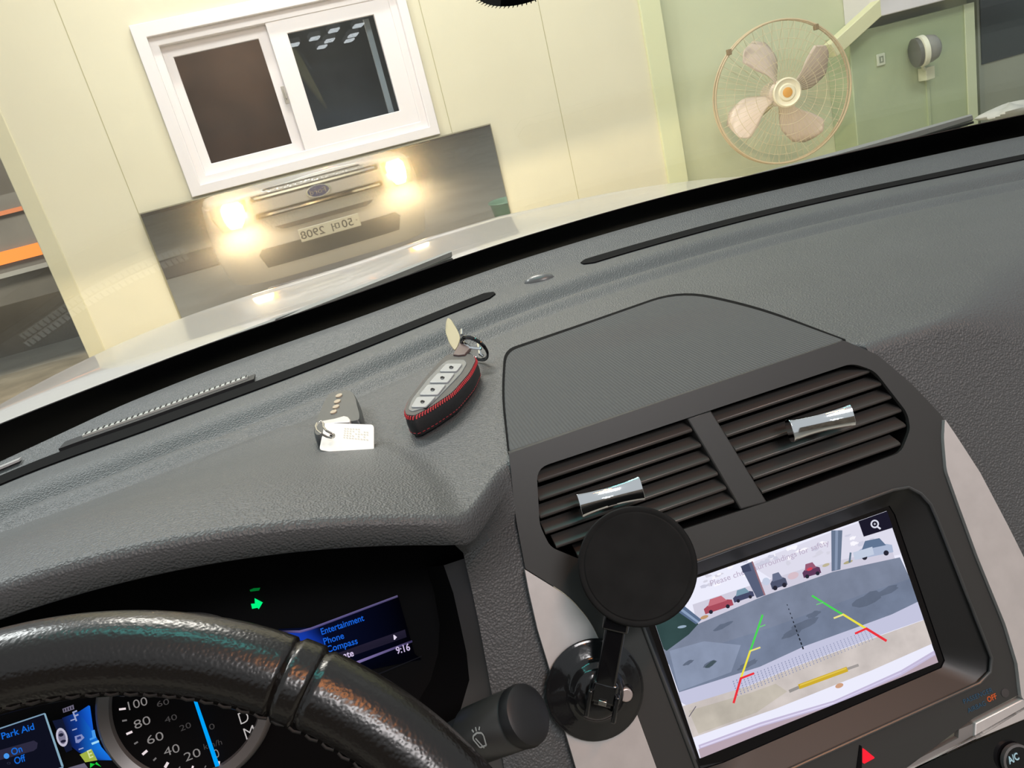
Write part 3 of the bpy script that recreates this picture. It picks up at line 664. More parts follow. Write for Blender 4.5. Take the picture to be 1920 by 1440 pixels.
# left menu screen
mb = MB()
def cpoly(mb, pts, rgb, off, f=c3, m='scr'):
    mb.face([cp(*f(p), off) for p in pts], m, srgb(*rgb) if not isinstance(rgb, list) else [srgb(*c) for c in rgb])
cpoly(mb, [(-300, 1270), (318, 1062), (446, 1428), (430, 1500), (-300, 1700)], (14, 16, 30), .0016)
cpoly(mb, [(-300, 1265), (312, 1060), (318, 1048), (-300, 1255)], (120, 150, 175), .0018); cpoly(mb, [(310, 1052), (324, 1052), (452, 1425), (436, 1430)], (130, 165, 185), .0018)
cpoly(mb, [(452, 1425), (448, 1450), (300, 1500), (300, 1480), (436, 1434)], (120, 150, 175), .0018)
cpoly(mb, [(-60, 1330), (240, 1245), (268, 1262), (262, 1300), (240, 1318), (-60, 1400)], (44, 42, 62), .0020)
cpoly(mb, [(372, 1105), (445, 1090), (515, 1310), (470, 1330)], (18, 24, 48), .0017)
cpoly(mb, [(440, 1085), (560, 1040), (630, 995), (640, 1000), (665, 1180), (720, 1290), (800, 1385), (700, 1385), (560, 1330), (510, 1290)], [(16, 26, 66), (14, 60, 150), (20, 90, 200), (20, 100, 215), (20, 90, 210), (24, 120, 226), (24, 110, 220), (14, 50, 130), (16, 40, 110), (14, 26, 70)], .0017)
cpoly(mb, [(566, 1345), (650, 1305), (692, 1385), (606, 1400)], (160, 176, 70), .0021); cpoly(mb, [(648, 1262), (700, 1242), (706, 1256), (655, 1276)], (160, 215, 245), .0021)
cpoly(mb, [(650, 1175), (672, 1168), (684, 1225), (640, 1245), (636, 1232), (658, 1222)], (70, 150, 230), .0021)
cpoly(mb, [(443, 1020), (522, 990), (528, 1022), (450, 1048)], (105, 100, 120), .0019)
for i in range(4): cpoly(mb, [(452+i*18, 1022-i*6), (460+i*18, 1019-i*6), (463+i*18, 1038-i*6), (455+i*18, 1041-i*6)], (30, 28, 40), .0020)
for x, y in [(512, 1168), (558, 1305), (500, 1100)]: cpoly(mb, [(x, y), (x+34, y-12), (x+36, y-4), (x+2, y+8)], (150, 160, 200), .0021)
cpoly(mb, [(530, 1215), (580, 1200), (600, 1225), (560, 1262), (538, 1262)], (130, 140, 190), .0021); cpoly(mb, [(545, 1222), (572, 1212), (578, 1230), (550, 1240)], (40, 60, 130), .0022)
cpoly(mb, [(480, 1440), (600, 1405), (625, 1440)], (105, 100, 118), .0021)
for cx_ in (0, 1): cpoly(mb, [(640+cx_*45, 1405-cx_*8), (676, 1412), (640+cx_*80, 1440-cx_*8)], (30, 200, 60), .0022)
def cring(mb, cx, cy, rx, ry, ang, rgb, off, w_=.16, fill=False):
    a = math.radians(ang); g = lambda t, k: (cx+rx*k*math.cos(t)*math.cos(a)-ry*k*math.sin(t)*math.sin(a), cy+rx*k*math.cos(t)*math.sin(a)+ry*k*math.sin(t)*math.cos(a))
    n_ = 20
    for q in range(n_):
        t0, t1 = 2*math.pi*q/n_, 2*math.pi*(q+1)/n_
        cpoly(mb, [g(t0, 1), g(t1, 1), g(t1, 0 if fill else 1-w_), g(t0, 0 if fill else 1-w_)], rgb, off)
cring(mb, 440, 1222, 40, 68, -14, (190, 186, 205), .0021, fill=True); cring(mb, 440, 1222, 26, 50, -14, (120, 116, 140), .0023, fill=True); cring(mb, 434, 1205, 18, 12, -14, (30, 30, 50), .0024, fill=True); cring(mb, 450, 1250, 20, 10, -14, (30, 30, 50), .0024, fill=True)
cring(mb, 46, 1355, 20, 20, 0, (70, 150, 235), .0023, fill=True); cring(mb, 62, 1406, 12, 8, 0, (60, 66, 90), .0023)
lb = srgb(20, 105, 215)
for s_, a, b, h, c_ in [('r Park Aid', (-30, 1252), (246, 1165), .0040, lb), ('On', (88, 1352), (162, 1322), .0042, lb), ('Off', (108, 1416), (186, 1388), .0042, lb), ('F', (538, 1108), (570, 1094), .0062, srgb(150, 160, 200)), ('E', (636, 1372), (664, 1360), .0050, srgb(210, 220, 160))]:
    add_text(mb, s_, cp(*c3(a), .0026), cp(*c3(b), .0026), CN, h, 'scr', c_, .012)
mb.build('left_menu_screen', None, cl, flip=False, angle=0, label='blue lit menu reading r Park Aid, On, Off')
# right menu screen
mb = MB()
cpoly(mb, [(470, 380), (700, 370), (1330, 140), (1450, 560), (1500, 600), (1000, 700), (500, 600)], [(6, 10, 26), (8, 14, 40), (2, 2, 6), (2, 2, 6), (2, 2, 6), (3, 5, 16), (8, 24, 70)], .0016, c4)
cpoly(mb, [(500, 398), (640, 398), (760, 360), (800, 420), (840, 560), (760, 560)], [(20, 60, 170), (20, 52, 150), (3, 8, 36), (2, 3, 10), (2, 4, 18), (20, 60, 180)], .0018, c4)
cpoly(mb, [(480, 392), (620, 392), (700, 372), (1325, 138), (1330, 152), (705, 388), (622, 410), (500, 408)], [(20, 20, 40), (110, 100, 150), (105, 98, 150), (100, 92, 130), (60, 54, 84), (60, 54, 100), (80, 70, 130), (20, 20, 40)], .0020, c4)
cpoly(mb, [(880, 560), (1380, 385), (1392, 440), (900, 610)], [(34, 30, 48), (34, 30, 48), (26, 24, 40), (34, 30, 48)], .0020, c4)
cpoly(mb, [(1010, 622), (1430, 462), (1434, 476), (1040, 632)], [(130, 116, 170), (50, 44, 76), (60, 54, 90), (110, 100, 150)], .0021, c4)
cpoly(mb, [(1180, 704), (1500, 575), (1500, 580), (1190, 712)], (22, 22, 26), .0021, c4)
cpoly(mb, [(1296, 424), (1302, 424), (1322, 440), (1308, 458), (1300, 460)], (225, 215, 235), .0024, c4)
for s_, a, b, h, c_, bo in [('Entertainment', (782, 424), (1088, 320), .0042, srgb(24, 96, 214), .012), ('Phone', (800, 494), (944, 448), .0042, srgb(24, 96, 214), .012), ('Compass', (822, 552), (1042, 486), .0042, srgb(24, 96, 214), .012), ('Climate', (826, 630), (1014, 574), .0042, srgb(205, 190, 225), .02), ('9:16', (1322, 562), (1420, 532), .0046, srgb(195, 180, 215), .02)]:
    add_text(mb, s_, cp(*c4(a), .0027), cp(*c4(b), .0027), CN, h, 'scr', c_, bo)
mb.build('right_menu_screen', None, cl, flip=False, angle=0, label='dark menu screen with blue words and the time 9:16')
mb = MB(); a = [(272, 200), (300, 198), (298, 160), (356, 190), (328, 238), (318, 228), (280, 236)]
mb.prism([cp(*c4(p), .0012) for p in a], CN*.0004); mb.build('turn_signal_arrow', emis('arrow_green', (.0, .92, .22)), cl, label='bright green right turn arrow')
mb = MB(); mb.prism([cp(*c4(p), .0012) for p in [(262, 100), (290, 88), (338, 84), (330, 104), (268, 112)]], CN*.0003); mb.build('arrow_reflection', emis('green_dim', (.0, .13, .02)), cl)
# ================================================================ STEERING WHEEL
WT = math.radians(30.5); WC = V((-.189, .204, -.314)); WR, wr = .185, .0163
wv = V((0, math.sin(WT), math.cos(WT))); wn = V((0, -math.cos(WT), math.sin(WT)))
def proj(p):
    z = p.dot(Fw); return (960+FPX*p.dot(Rt)/z, 720-FPX*p.dot(Up)/z)
seam_a = min((math.radians(a/4) for a in range(0, 720)), key=lambda a: (proj(WC+X*WR*math.cos(a)+wv*WR*math.sin(a))[0]-562)**2)
sw = thing('steering_wheel', 'worn dark brown leather steering wheel rim with a stitched seam', 'steering wheel', WC)
NU, NV = 1000, 28; mb = MB()
def rim(i, j):
    a = 2*math.pi*i/NU; b = 2*math.pi*j/NV; r = wr
    for da in (0, .062, ):
        d = (a-seam_a-da+.031+math.pi) % (2*math.pi)-math.pi; r -= .0022*math.exp(-(d/.0045)**2)
    d = (a-seam_a+math.pi) % (2*math.pi)-math.pi
    if abs(d) < .031: r += .0006
    rad = X*math.cos(a)+wv*math.sin(a)
    return WC+rad*(WR+r*math.cos(b)*1.0)+wn*(r*1.12*math.sin(b))
vs_ = [rim(i, j) for i in range(NU) for j in range(NV)]
mb.mesh(vs_, [[i*NV+j, ((i+1) % NU)*NV+j, ((i+1) % NU)*NV+(j+1) % NV, i*NV+(j+1) % NV] for i in range(NU) for j in range(NV)]); mb.build('rim', 'leather', sw, angle=60)
mb = MB()
for k in range(26):    # stitches on the inner side of the rim
    for s_ in (-1, 1):
        pass
for k in range(150):
    a = 2*math.pi*k/150; rad = X*math.cos(a)+wv*math.sin(a); ta = -X*math.sin(a)+wv*math.cos(a)
    p = WC+rad*(WR-wr*.86)+wn*(wr*.60); mb.tube([p-ta*.0026, p+ta*.0004+rad*-.0006, p+ta*.0026], .0006, 5)
mb.build('stitching', mat('dark_thread', (.007, .006, .005), .7), sw)
mb = MB(); mb.lathe(WC+wn*-.05, wn, [(.075, 0), (.08, .03), (.072, .05), (.05, .06), (0, .063)], 40); mb.build('airbag_cover', 'bezel', sw, bevel=.002)
for s_ in (-1, 1):
    mb = MB(); mb.tube([WC+X*s_*.06+wn*-.02, WC+X*s_*.12+wn*-.014, WC+X*s_*(WR-.004)], lambda t: lerp(.022, .012, t), 14); mb.build('spoke', 'bezel', sw)
mb = MB(); mb.tube([WC-wn*.045, WC-wn*.22], .035, 20); mb.build('column', 'black', sw)
# ================================================================ WIPER STALK
E0 = ray(992, 1338)*.425; ax = (Rt*.68+Up*.50-Fw*.53).normalized()
wsx = thing('wiper_stalk', 'black wiper control stalk with a round end cap right of the steering wheel', 'stalk', E0)
up_ = (V((0, 0, 1))-ax*ax.z).normalized(); sd = ax.cross(up_)
mb = MB(); mb.lathe(E0-ax*.046, ax, [(.0130, 0), (.0150, .004), (.0153, .036), (.0140, .0385), (.0135, .0395)], 40); mb.build('stalk_body', 'bezel', wsx)
mb = MB(); mb.lathe(E0-ax*.0072, ax, [(.0135, 0), (.0155, .0008), (.0158, .004), (.0150, .0068), (.0132, .0080), (.006, .0086), (0, .0087)], 40); mb.build('end_cap', 'black', wsx)
mb = MB(); mb.lathe(E0-ax*.16, ax, [(.0085, 0), (.0095, .08), (.0120, .112), (.0130, .115)], 28); mb.build('stalk_arm', 'bezel', wsx)
def on_cyl(mb, uvp, m=None):     # (distance along axis from the end, angle) -> surface point of the stalk body
    mb.face([E0-ax*u+(up_*math.cos(a)+sd*math.sin(a))*.01555 for u, a in uvp], m)
# find the angle on the body that faces the eye
af = max((math.radians(k*3) for k in range(120)), key=lambda a: (up_*math.cos(a)+sd*math.sin(a)).dot(-E0.normalized()))
SG = 1
mb = MB()
def cyl_line(a, b, w_=.0010):    # icon lines in local mm (x along the stalk towards the rim, y round it)
    A = V((*a, 0)); B = V((*b, 0)); d = (B-A).normalized(); n_ = V((-d.y, d.x, 0))*w_*500
    on_cyl(mb, [(.024-q.x/1000, af+.25+q.y/1000/.0155) for q in (A-n_, B-n_, B+n_, A+n_)])
ic = [((-4, -2), (-3.2, -3.4)), ((-3.2, -3.4), (0, -4.2)), ((0, -4.2), (3.2, -3.4)), ((3.2, -3.4), (4, -2)), ((-4, -2), (-2.4, 3)), ((4, -2), (2.4, 3)), ((-2.4, 3), (2.4, 3)), ((0, 4), (-2.2, -2)), ((0, -5), (0, -7)), ((-2, -5), (-3, -6.5)), ((2, -5), (3, -6.5))]
for a, b in ic: cyl_line(a, b, .0009)
mb.build('wiper_icon', mat('icon_grey', (.40, .42, .41), .6), wsx, flip=False)
mb = MB()
for u, da, l_ in [(.0415, .15, .0045), (.0415, -.25, .002), (.0405, .95, .0035)]:
    on_cyl(mb, [(u-.0008, af+da-l_/.031), (u+.0008, af+da-l_/.031), (u+.0008, af+da+l_/.031), (u-.0008, af+da+l_/.031)])
mb.build('position_marks', mat('mark_white', (.6, .6, .58), .5), wsx, flip=False)
# ================================================================ PHONE HOLDER
B0 = fp_(1115, 1291, .0035)
ph = thing('phone_holder', 'black magnetic phone holder with a round pad and suction base stuck on silver trim', 'phone holder', B0)
mb = MB(); mb.lathe(B0, NS, [(.0292, 0), (.0294, .0016), (.0275, .0030), (.020, .0042), (.0165, .0062), (.0150, .0105), (.0120, .0125), (.006, .0130), (0, .0130)], 56); mb.build('suction_base', 'glossd', ph, angle=50)
mb = MB(); mb.lathe(B0+NS*.001, NS, [(.0298, 0), (.0300, .0010), (.0290, .0016)], 48); mb.build('glue_ring', M['glossd'], ph)
H0 = ray(1195, 1061)*.452; hn = (-H0.normalized()+V((.03, .02, -.05))).normalized(); K1 = H0-hn*.013
s0 = B0+NS*.018+ES*-.002; e0 = ray(1161, 1138)*.462
ba = (e0-s0).normalized(); bs = ba.cross(-H0.normalized()).normalized(); bt = bs.cross(ba)
R3 = Matrix((bs, ba, bt)).transposed()
mb = MB(); mb.box((s0+e0)/2+ba*.004, (.0058, (e0-s0).length/2+.006, .0036), R3); mb.build('arm', 'gloss', ph, bevel=.0012, seg=3)
mb = MB(); mb.box(s0+ba*.006-bt*.002, (.0075, .0065, .0058), R3); mb.build('lower_knuckle', 'gloss', ph, bevel=.0018, seg=3)
for q in (-1, 1):
    mb = MB(); mb.box(s0+ba*-.001+bs*q*.0078, (.0014, .008, .006), R3); mb.build('knuckle_cheek', 'gloss', ph, bevel=.0008)
mb = MB(); mb.box(s0+ba*.001+bt*.0046, (.0024, .0014, .0006), R3); mb.build('joint_screw', 'steel', ph, bevel=.0003)
mb = MB(); mb.box(e0+bt*.001-ba*.004, (.0074, .009, .0050), R3); mb.build('upper_knuckle', 'gloss', ph, bevel=.0014, seg=3)
mb = MB(); mb.tube([e0+ba*.004, K1], .0065, 16); mb.build('ball_joint', 'gloss', ph)
mb = MB(); mb.lathe(H0-hn*.0075, hn, [(.022, -.005), (.0325, .0), (.0336, .0020), (.0336, .0060), (.0330, .0068), (.0318, .0070), (.0300, .0066), (.0296, .0069), (.027, .0068), (0, .0067)], 72); mb.build('round_pad', 'rubber', ph, angle=30, bevel=.0003)
sc_ = fp_(1173, 1302, .0105); mb = MB(); mb.lathe(sc_-NS*.007, NS, [(.0060, 0), (.0062, .004), (.0052, .0055)], 20); mb.build('screw_collar', 'gloss', ph)
mb = MB(); mb.lathe(sc_, NS, [(.0041, -.003), (.0041, .0012), (.0034, .0018), (0, .0018)], 18); mb.build('screw_head', mat('pinkish_metal', (.60, .52, .50), .35, metal=.7), ph, bevel=.0002)
mb = MB(); q0 = fp_(1150, 1272, .0065)
mb.tube([q0, fp_(1160, 1290, .0085), fp_(1166, 1296, .009)], .0022, 10); mb.tube([fp_(1168, 1318, .005), fp_(1160, 1338, .004), fp_(1140, 1352, .004)], .0016, 8); mb.tube([fp_(1060, 1268, .0045), fp_(1072, 1252, .0052), fp_(1090, 1240, .0055)], .0012, 8)
mb.build('locking_lever', 'gloss', ph)
# ================================================================ KEYS
def k2(p): return (540+p[0]/4.8, 570+p[1]/4.8)
def loft_outline(px, z0, z1, inset=.0018, grow=.0012, n=4):
    top = [onz(*p, z1) for p in px]; c = sum(top, V((0, 0, 0)))/len(top); mb = MB(); rings = []
    dz = z0-z1
    for k, (g, h) in enumerate([(-inset, 0), (-inset*.25, .12), (grow*.7, .32), (grow, .6), (grow*.4, .86), (-inset*.6, 1)]):
        rings.append([p+(p-c).normalized()*g+V((0, 0, dz*h)) for p in top])
    n_ = len(top); vv = [q for r in rings for q in r]; fs = [[k*n_+j, k*n_+(j+1) % n_, (k+1)*n_+(j+1) % n_, (k+1)*n_+j] for k in range(len(rings)-1) for j in range(n_)]
    fs += [list(range(n_))[::-1], [(len(rings)-1)*n_+j for j in range(n_)]]
    return mb.mesh(vv, fs), rings
zt = -.1815; z0_ = -.1975
out1 = rounded([k2(p) for p in [(1042, 960), (1078, 860), (1230, 660), (1400, 478), (1450, 448), (1655, 445), (1700, 492), (1640, 620), (1480, 800), (1280, 930), (1130, 1010), (1060, 1000)]], [6, 8, 10, 6, 4, 5, 6, 12, 12, 10, 8, 6], 4)
k1 = thing('car_key', 'smart key in a black leather case with red stitching and pale buttons', 'car key', onz(830, 730, z0_), 'car keys on the dashboard')
mb, rings = loft_outline(out1, z0_, zt, .0010, .0012); mb.build('leather_case', mat('black_leather', (.014, .014, .015), .45, bump=.2, bscale=900), k1, angle=50)
pn = rounded([k2(p) for p in [(1078, 950), (1110, 860), (1250, 680), (1380, 545), (1440, 500), (1590, 500), (1612, 530), (1560, 620), (1340, 850), (1240, 930), (1120, 965)]], 6, 4)
mb = MB(); mb.prism([onz(*p, zt+.0006) for p in pn], (0, 0, -.002)); mb.build('window', mat('cloudy_plastic', (.15, .16, .17), .25), k1, bevel=.0004)
def kquad(a, b, c_, d, name, m, z=zt+.0016, th=.0012, par=None, rr=3):
    mb = MB(); mb.prism([onz(*p, z) for p in rounded([k2(q) for q in (a, b, c_, d)], rr, 4)], (0, 0, -th)); return mb.build(name, m, par or k1, bevel=.0003)
M['button'] = mat('pale_key_button', (.34, .35, .36), .3)
bts = [((1105, 925), (1160, 835), (1330, 830), (1240, 925)), ((1180, 815), (1255, 725), (1420, 722), (1345, 815)), ((1270, 705), (1345, 622), (1500, 620), (1435, 705)), ((1360, 605), (1425, 535), (1570, 535), (1515, 605))]
for i, q in enumerate(bts):
    b_ = kquad(*q, 'button', 'button')
    cx_ = sum(p[0] for p in q)/4; cy_ = sum(p[1] for p in q)/4; mb = MB()
    ring = [onz(*k2((cx_+16*math.cos(t), cy_+11*math.sin(t))), zt+.0019) for t in [math.pi*2*k/10 for k in range(10)]]
    mb.tube(ring, .0003, 5, None, closed=True); mb.tube([onz(*k2((cx_-16, cy_)), zt+.0019), onz(*k2((cx_+20, cy_-4)), zt+.0019)], .0004, 5); mb.build('button_icon', 'black', b_)
mb = MB()
def along(L, step):
    L = L+[L[0]]; d = [0]
    for i in range(1, len(L)): d.append(d[-1]+(L[i]-L[i-1]).length)
    q = 0
    while q < d[-1]:
        i = max(i for i in range(len(d)) if d[i] <= q); i = min(i, len(L)-2); t = (q-d[i])/(d[i+1]-d[i]+1e-9)
        yield L[i].lerp(L[i+1], t), (L[i+1]-L[i]).normalized(); q += step
cc = sum(rings[1], V((0, 0, 0)))/len(rings[1])
for p, t in along(rings[1], .0026):
    if proj(p)[1] < 672 and 835 < proj(p)[0] < 888: continue
    o_ = (p-cc).normalized(); mb.tube([p-o_*.0014+V((0, 0, .0012)), p+t*.0007+V((0, 0, .0009)), p+o_*.0010+t*.0013+V((0, 0, -.0010))], .00055, 6)
mb.build('red_stitching', mat('red_thread', (.50, .035, .045), .55), k1, label='thick red cross stitching round the edge')
mb = MB()
for p, t in along([q+V((0, 0, 0)) for q in rings[4]], .004): mb.tube([p, p+t*.0024], .00035, 5)
mb.build('lower_stitching', mat('dark_red_thread', (.25, .02, .03), .55), k1)
# rings and loop at the key head
rc = onz(889, 652, -.184); ra = (onz(914, 660, -.187)-rc); rb = (onz(884, 632, -.172)-rc)
mb = MB(); mb.tube([rc+ra*math.cos(t)+rb*math.sin(t) for t in [2*math.pi*k/40 for k in range(40)]], .0011, 8, None, closed=True); mb.tube([rc+V((0, 0, -.0018))+ra*.97*math.cos(t)+rb*.97*math.sin(t) for t in [2*math.pi*k/40 for k in range(40)]], .0010, 8, None, closed=True)
mb.build('split_ring', 'gloss', k1, label='black split ring')
for q_ in ([(866, 640, -.180), (882, 652, -.180), (902, 654, -.182)], [(896, 640, -.183), (900, 664, -.186), (906, 668, -.188)], [(866, 628, -.184), (866, 618, -.182)]):
    mb = MB(); mb.tube([onz(*p) for p in q_], .0013, 8); mb.build('ring_link', 'chrome', k1)
mb = MB(); mb.prism([onz(*k2(p), -.180) for p in [(1484, 452), (1545, 350), (1600, 352), (1640, 395), (1590, 452), (1530, 458)]], (0, 0, -.003)); mb.build('leather_tab', mat('brown_leather', (.10, .06, .055), .5), k1, bevel=.0006)
lf = rounded([k2(p) for p in [(1438, 118), (1470, 140), (1530, 240), (1552, 300), (1530, 370), (1500, 420), (1450, 350), (1415, 250), (1420, 160)]], 5, 4)
mb = MB(); mb.prism([onz(p[0], p[1], -.187+.010*sm(655, 600, p[1])) for p in lf], (0, 0, -.0012)); mb.build('loop_strap', mat('pale_yellow_plastic', (.34, .29, .16), .3), k1, bevel=.0004, label='pale yellow plastic strap')
k_ = thing('car_key', 'small grey key fob with four tan buttons and a white paper tag on a ring', 'car key', onz(635, 790, z0_), 'car keys on the dashboard')
out2 = rounded([k2(p) for p in [(222, 1110), (262, 1000), (330, 860), (385, 790), (540, 768), (590, 790), (625, 860), (655, 985), (648, 1045), (560, 1062), (520, 1040), (330, 1085), (300, 1180), (240, 1190)]], [5, 8, 8, 6, 6, 6, 6, 6, 4, 4, 4, 5, 5, 6], 4)
mb, rg = loft_outline(out2, z0_, -.1835, .0016, .0008); mb.build('fob_shell', mat('grey_key_plastic', (.055, .060, .062), .38, bump=.1, bscale=1500), k_, angle=50)
for p in [(457, 820), (442, 873), (430, 920), (408, 966)]:
    mb = MB(); mb.prism([onz(*k2((p[0]+30*math.cos(t)-4*math.sin(t), p[1]+15*math.sin(t)-8*math.cos(t))), -.1826) for t in [2*math.pi*k/12 for k in range(12)]], (0, 0, -.0012)); mb.build('button', mat('tan_button', (.42, .34, .24), .5), k_, label='small tan oval button')
mb = MB(); mb.prism([onz(*k2(p), -.1822) for p in [(300, 1052), (420, 1030), (505, 1006), (540, 1014), (562, 1040), (555, 1062), (430, 1068), (330, 1082)]], (0, 0, -.006)); mb.build('silver_end', 'silver', k_, bevel=.0006, label='silver band across the fob end')
tb = [onz(*k2((330, 1070)), -.1795), onz(*k2((772, 1085)), -.1850), onz(*k2((745, 1346)), -.1935), onz(*k2((280, 1312)), -.1905)]
def tq(u, v): return tb[0].lerp(tb[1], u).lerp(tb[3].lerp(tb[2], u), v)
tn = (tb[1]-tb[0]).cross(tb[0]-tb[3]).normalized(); tn = tn if tn.z > 0 else -tn
o_ = []
for (cu_, cv_, a0) in [(.055, .10, math.pi), (.945, .10, 1.5*math.pi), (.945, .90, 0), (.055, .90, .5*math.pi)]:
    for q in range(5): a = a0+math.pi/2*q/4; o_.append(tq(cu_+.055*math.cos(a), cv_+.10*math.sin(a)))
hole = [tq(.20+.055*math.cos(2*math.pi*q/16), .45+.095*math.sin(2*math.pi*q/16)) for q in range(16)]
# flatten to the tag plane
fl = lambda p: p-tn*((p-tb[0]).dot(tn))
mb = MB(); mb.plate([fl(p) for p in o_], [[fl(p) for p in hole]], tn*-.0009)
tg = mb.build('paper_tag', mat('white_card', (.86, .83, .78), .45), k_, bevel=.0002, label='white rounded paper tag')
mb = MB()
for r_ in range(5):
    for q in range(9):
        if random.random() < .8: u = .42+q*.055; v = .16+r_*.075+.01*q*0; mb.face([fl(tq(*p))+tn*.0004 for p in [(u, v), (u+.036, v), (u+.036, v+.028), (u, v+.028)]])
mb.build('fine_print', mat('faint_print', (.60, .56, .50), .6), tg, flip=False)
rp = [(300, 1058), (262, 1075), (248, 1105), (262, 1140), (300, 1170), (350, 1195), (395, 1205), (415, 1185), (390, 1165), (345, 1140), (320, 1110), (318, 1078)]
mb = MB(); mb.tube([onz(*k2(p), -.176-.004*(i > 4)*(i < 9)) for i, p in enumerate(rp)], .0008, 8, None, closed=True); mb.build('key_ring', 'steel', k_, label='thin steel ring')
# ================================================================ CAR BODY, WINDSCREEN, WIPERS
car = thing('car', 'white car seen from inside: bonnet, wipers and windscreen, its lit front mirrored ahead', 'car', (.2, 1.1, -1.32))
CX, CY0, AX, AY = .2, 1.17, .99, .88
zf = smooth_curve([(-.95, -.40), (-.87, -.352), (-.74, -.312), (-.64, -.290), (-.43, -.266), (-.09, -.258), (.05, -.252), (.255, -.240), (.41, -.240), (.91, -.278), (1.2, -.36)])
def hood_z(x, y): return zf(x)+.052*max(0, min(1, (1.9-y)/.82))-.05*math.exp(-((y-1.17)/.075)**2)
def supe(phi, s=1.0):
    c_, s_ = math.cos(phi), math.sin(phi); return V((CX-AX*s*math.copysign(abs(c_)**.5, c_), CY0+AY*s*abs(s_)**.5, 0))
def yfront(x):
    k = min(.999, abs((x-CX)/AX)); return CY0+AY*(1-k**4)**.25
hs = [i/26*.90 for i in range(27)]
mb = MB()
def hood(i, j):
    phi = math.pi*i/72
    if j < 27: p = supe(phi, hs[j]); p.z = hood_z(p.x, p.y); return p
    a = math.pi/2*(j-26)/6; p1 = supe(phi, .90+.055*math.sin(a)); zz = hood_z(*supe(phi, .90)[:2]); p1.z = zz-.055+.055*math.cos(a); return p1
mb.grid(hood, 73, 33); mb.build('bonnet', 'white_body', car, angle=70, label='pale bonnet seen through the windscreen')
prof = [(.955, -.30), (.975, -.34), (.985, -.42), (.995, -.52), (1.0, -.62), (1.005, -.72), (1.0, -.80), (.985, -.86), (.97, -.95), (.95, -1.02)]
mb = MB()
def fascia(i, j):
    phi = math.pi*i/72; s, z = prof[j]; p = supe(phi, s); p.z = z
    if j == 0: p.z = hood_z(*supe(phi, .90)[:2])-.055
    return p
mb.grid(fascia, 73, len(prof)); mb.build('front_bumper', 'white_body', car, angle=60)
def fs(x, z, off=0.0):     # point on the car's nose
    s = interp([(b, a) for a, b in sorted(prof, key=lambda q: q[1])], z)
    xx = CX+(x-CX)/s; return V((x, CY0+(yfront(xx)-CY0)*s+off, z))
def npatch(name, outline, off, th, m, parent, res=18, label=None):
    """a patch lying on the nose: outline gives (z, x_left, x_right) rows"""
    mb = MB(); rows = []
    for (z, a, b) in outline: rows.append([fs(lerp(a, b, i/res), z, off) for i in range(res+1)])
    n_ = res+1; vv = [p for r in rows for p in r]+[p-V((0, th, 0)) for r in rows for p in r]; N = len(vv)//2; f_ = []
    for k in range(len(rows)-1):
        for i in range(res): a = k*n_+i; f_ += [[a, a+1, a+n_+1, a+n_], [N+a, N+a+n_, N+a+n_+1, N+a+1]]
    for k in (0, len(rows)-1):
        for i in range(res): a = k*n_+i; f_.append([a, a+1, N+a+1, N+a])
    for k in range(len(rows)-1):
        for i in (0, res): a = k*n_+i; f_.append([a, a+n_, N+a+n_, N+a])
    mb.mesh(vv, f_); return mb.build(name, m, parent, label=label)
gm = mat('grille_mesh_silver', (.45, .45, .44), .35, metal=.6, bump=1.0, bscale=60, bdist=.004)
gr = npatch('grille', [(-.268, -.22, .60), (-.30, -.38, .78), (-.34, -.38, .78), (-.46, -.34, .74), (-.54, -.33, .73), (-.60, -.24, .64)], .012, .03, gm, car, 24)
M['gdark'] = mat('grille_dark_chrome', (.10, .09, .085), .25, metal=.7)
for z_ in (-.318, -.462): npatch('grille_bar_gap', [(z_+.020, -.36, .76), (z_-.024, -.36, .76)], .020, .02, 'gdark', gr, 24)
for z_ in (-.318, -.464):
    npatch('grille_bar', [(z_+.008, -.33, .73), (z_, -.33, .73), (z_-.008, -.33, .73)], .034, .02, 'chrome', gr, 24)
npatch('grille_centre_bar', [(-.345, -.35, .75), (-.39, -.35, .75), (-.435, -.34, .74)], .030, .02, 'white_body', gr, 24)
npatch('hood_gap', [(-.262, -.22, .60), (-.272, -.24, .62)], .016, .03, 'gdark', car, 24)
npatch('lower_slot', [(-.575, -.24, .64), (-.60, -.20, .60), (-.612, -.16, .56)], .022, .02, 'gdark', gr, 20)
npatch('lower_intake', [(-.735, -.40, .80), (-.78, -.44, .84), (-.90, -.40, .80)], .006, .02, 'black', car, 24)
# oval emblem
ec = fs(CX, -.382, .040); mb = MB(); mb.lathe(ec, (0, 1, 0), [(.052, -.006), (.052, .004), (.047, .007), (.044, .004), (0, .005)], 40, None, 2.1, X); em = mb.build('emblem', 'chrome', car, label='chrome ringed blue oval emblem')
mb = MB(); mb.lathe(ec+V((0, .0055, 0)), (0, 1, 0), [(.043, 0), (.043, .001), (0, .0015)], 40, None, 2.1, X); eb = mb.build('emblem_field', mat('emblem_blue', (.10, .11, .26), .2, metal=.3), em)
mb = MB(); vs0, f0 = text_mesh('Ford', ec+V((.070, .0085, -.020)), -X, V((0, 1, 0)), .140, .042, 0.0); mb.mesh([v+V((-.006, 0, 0)) for v in vs0], f0); mb.build('emblem_script', 'chrome', em, flip=False)
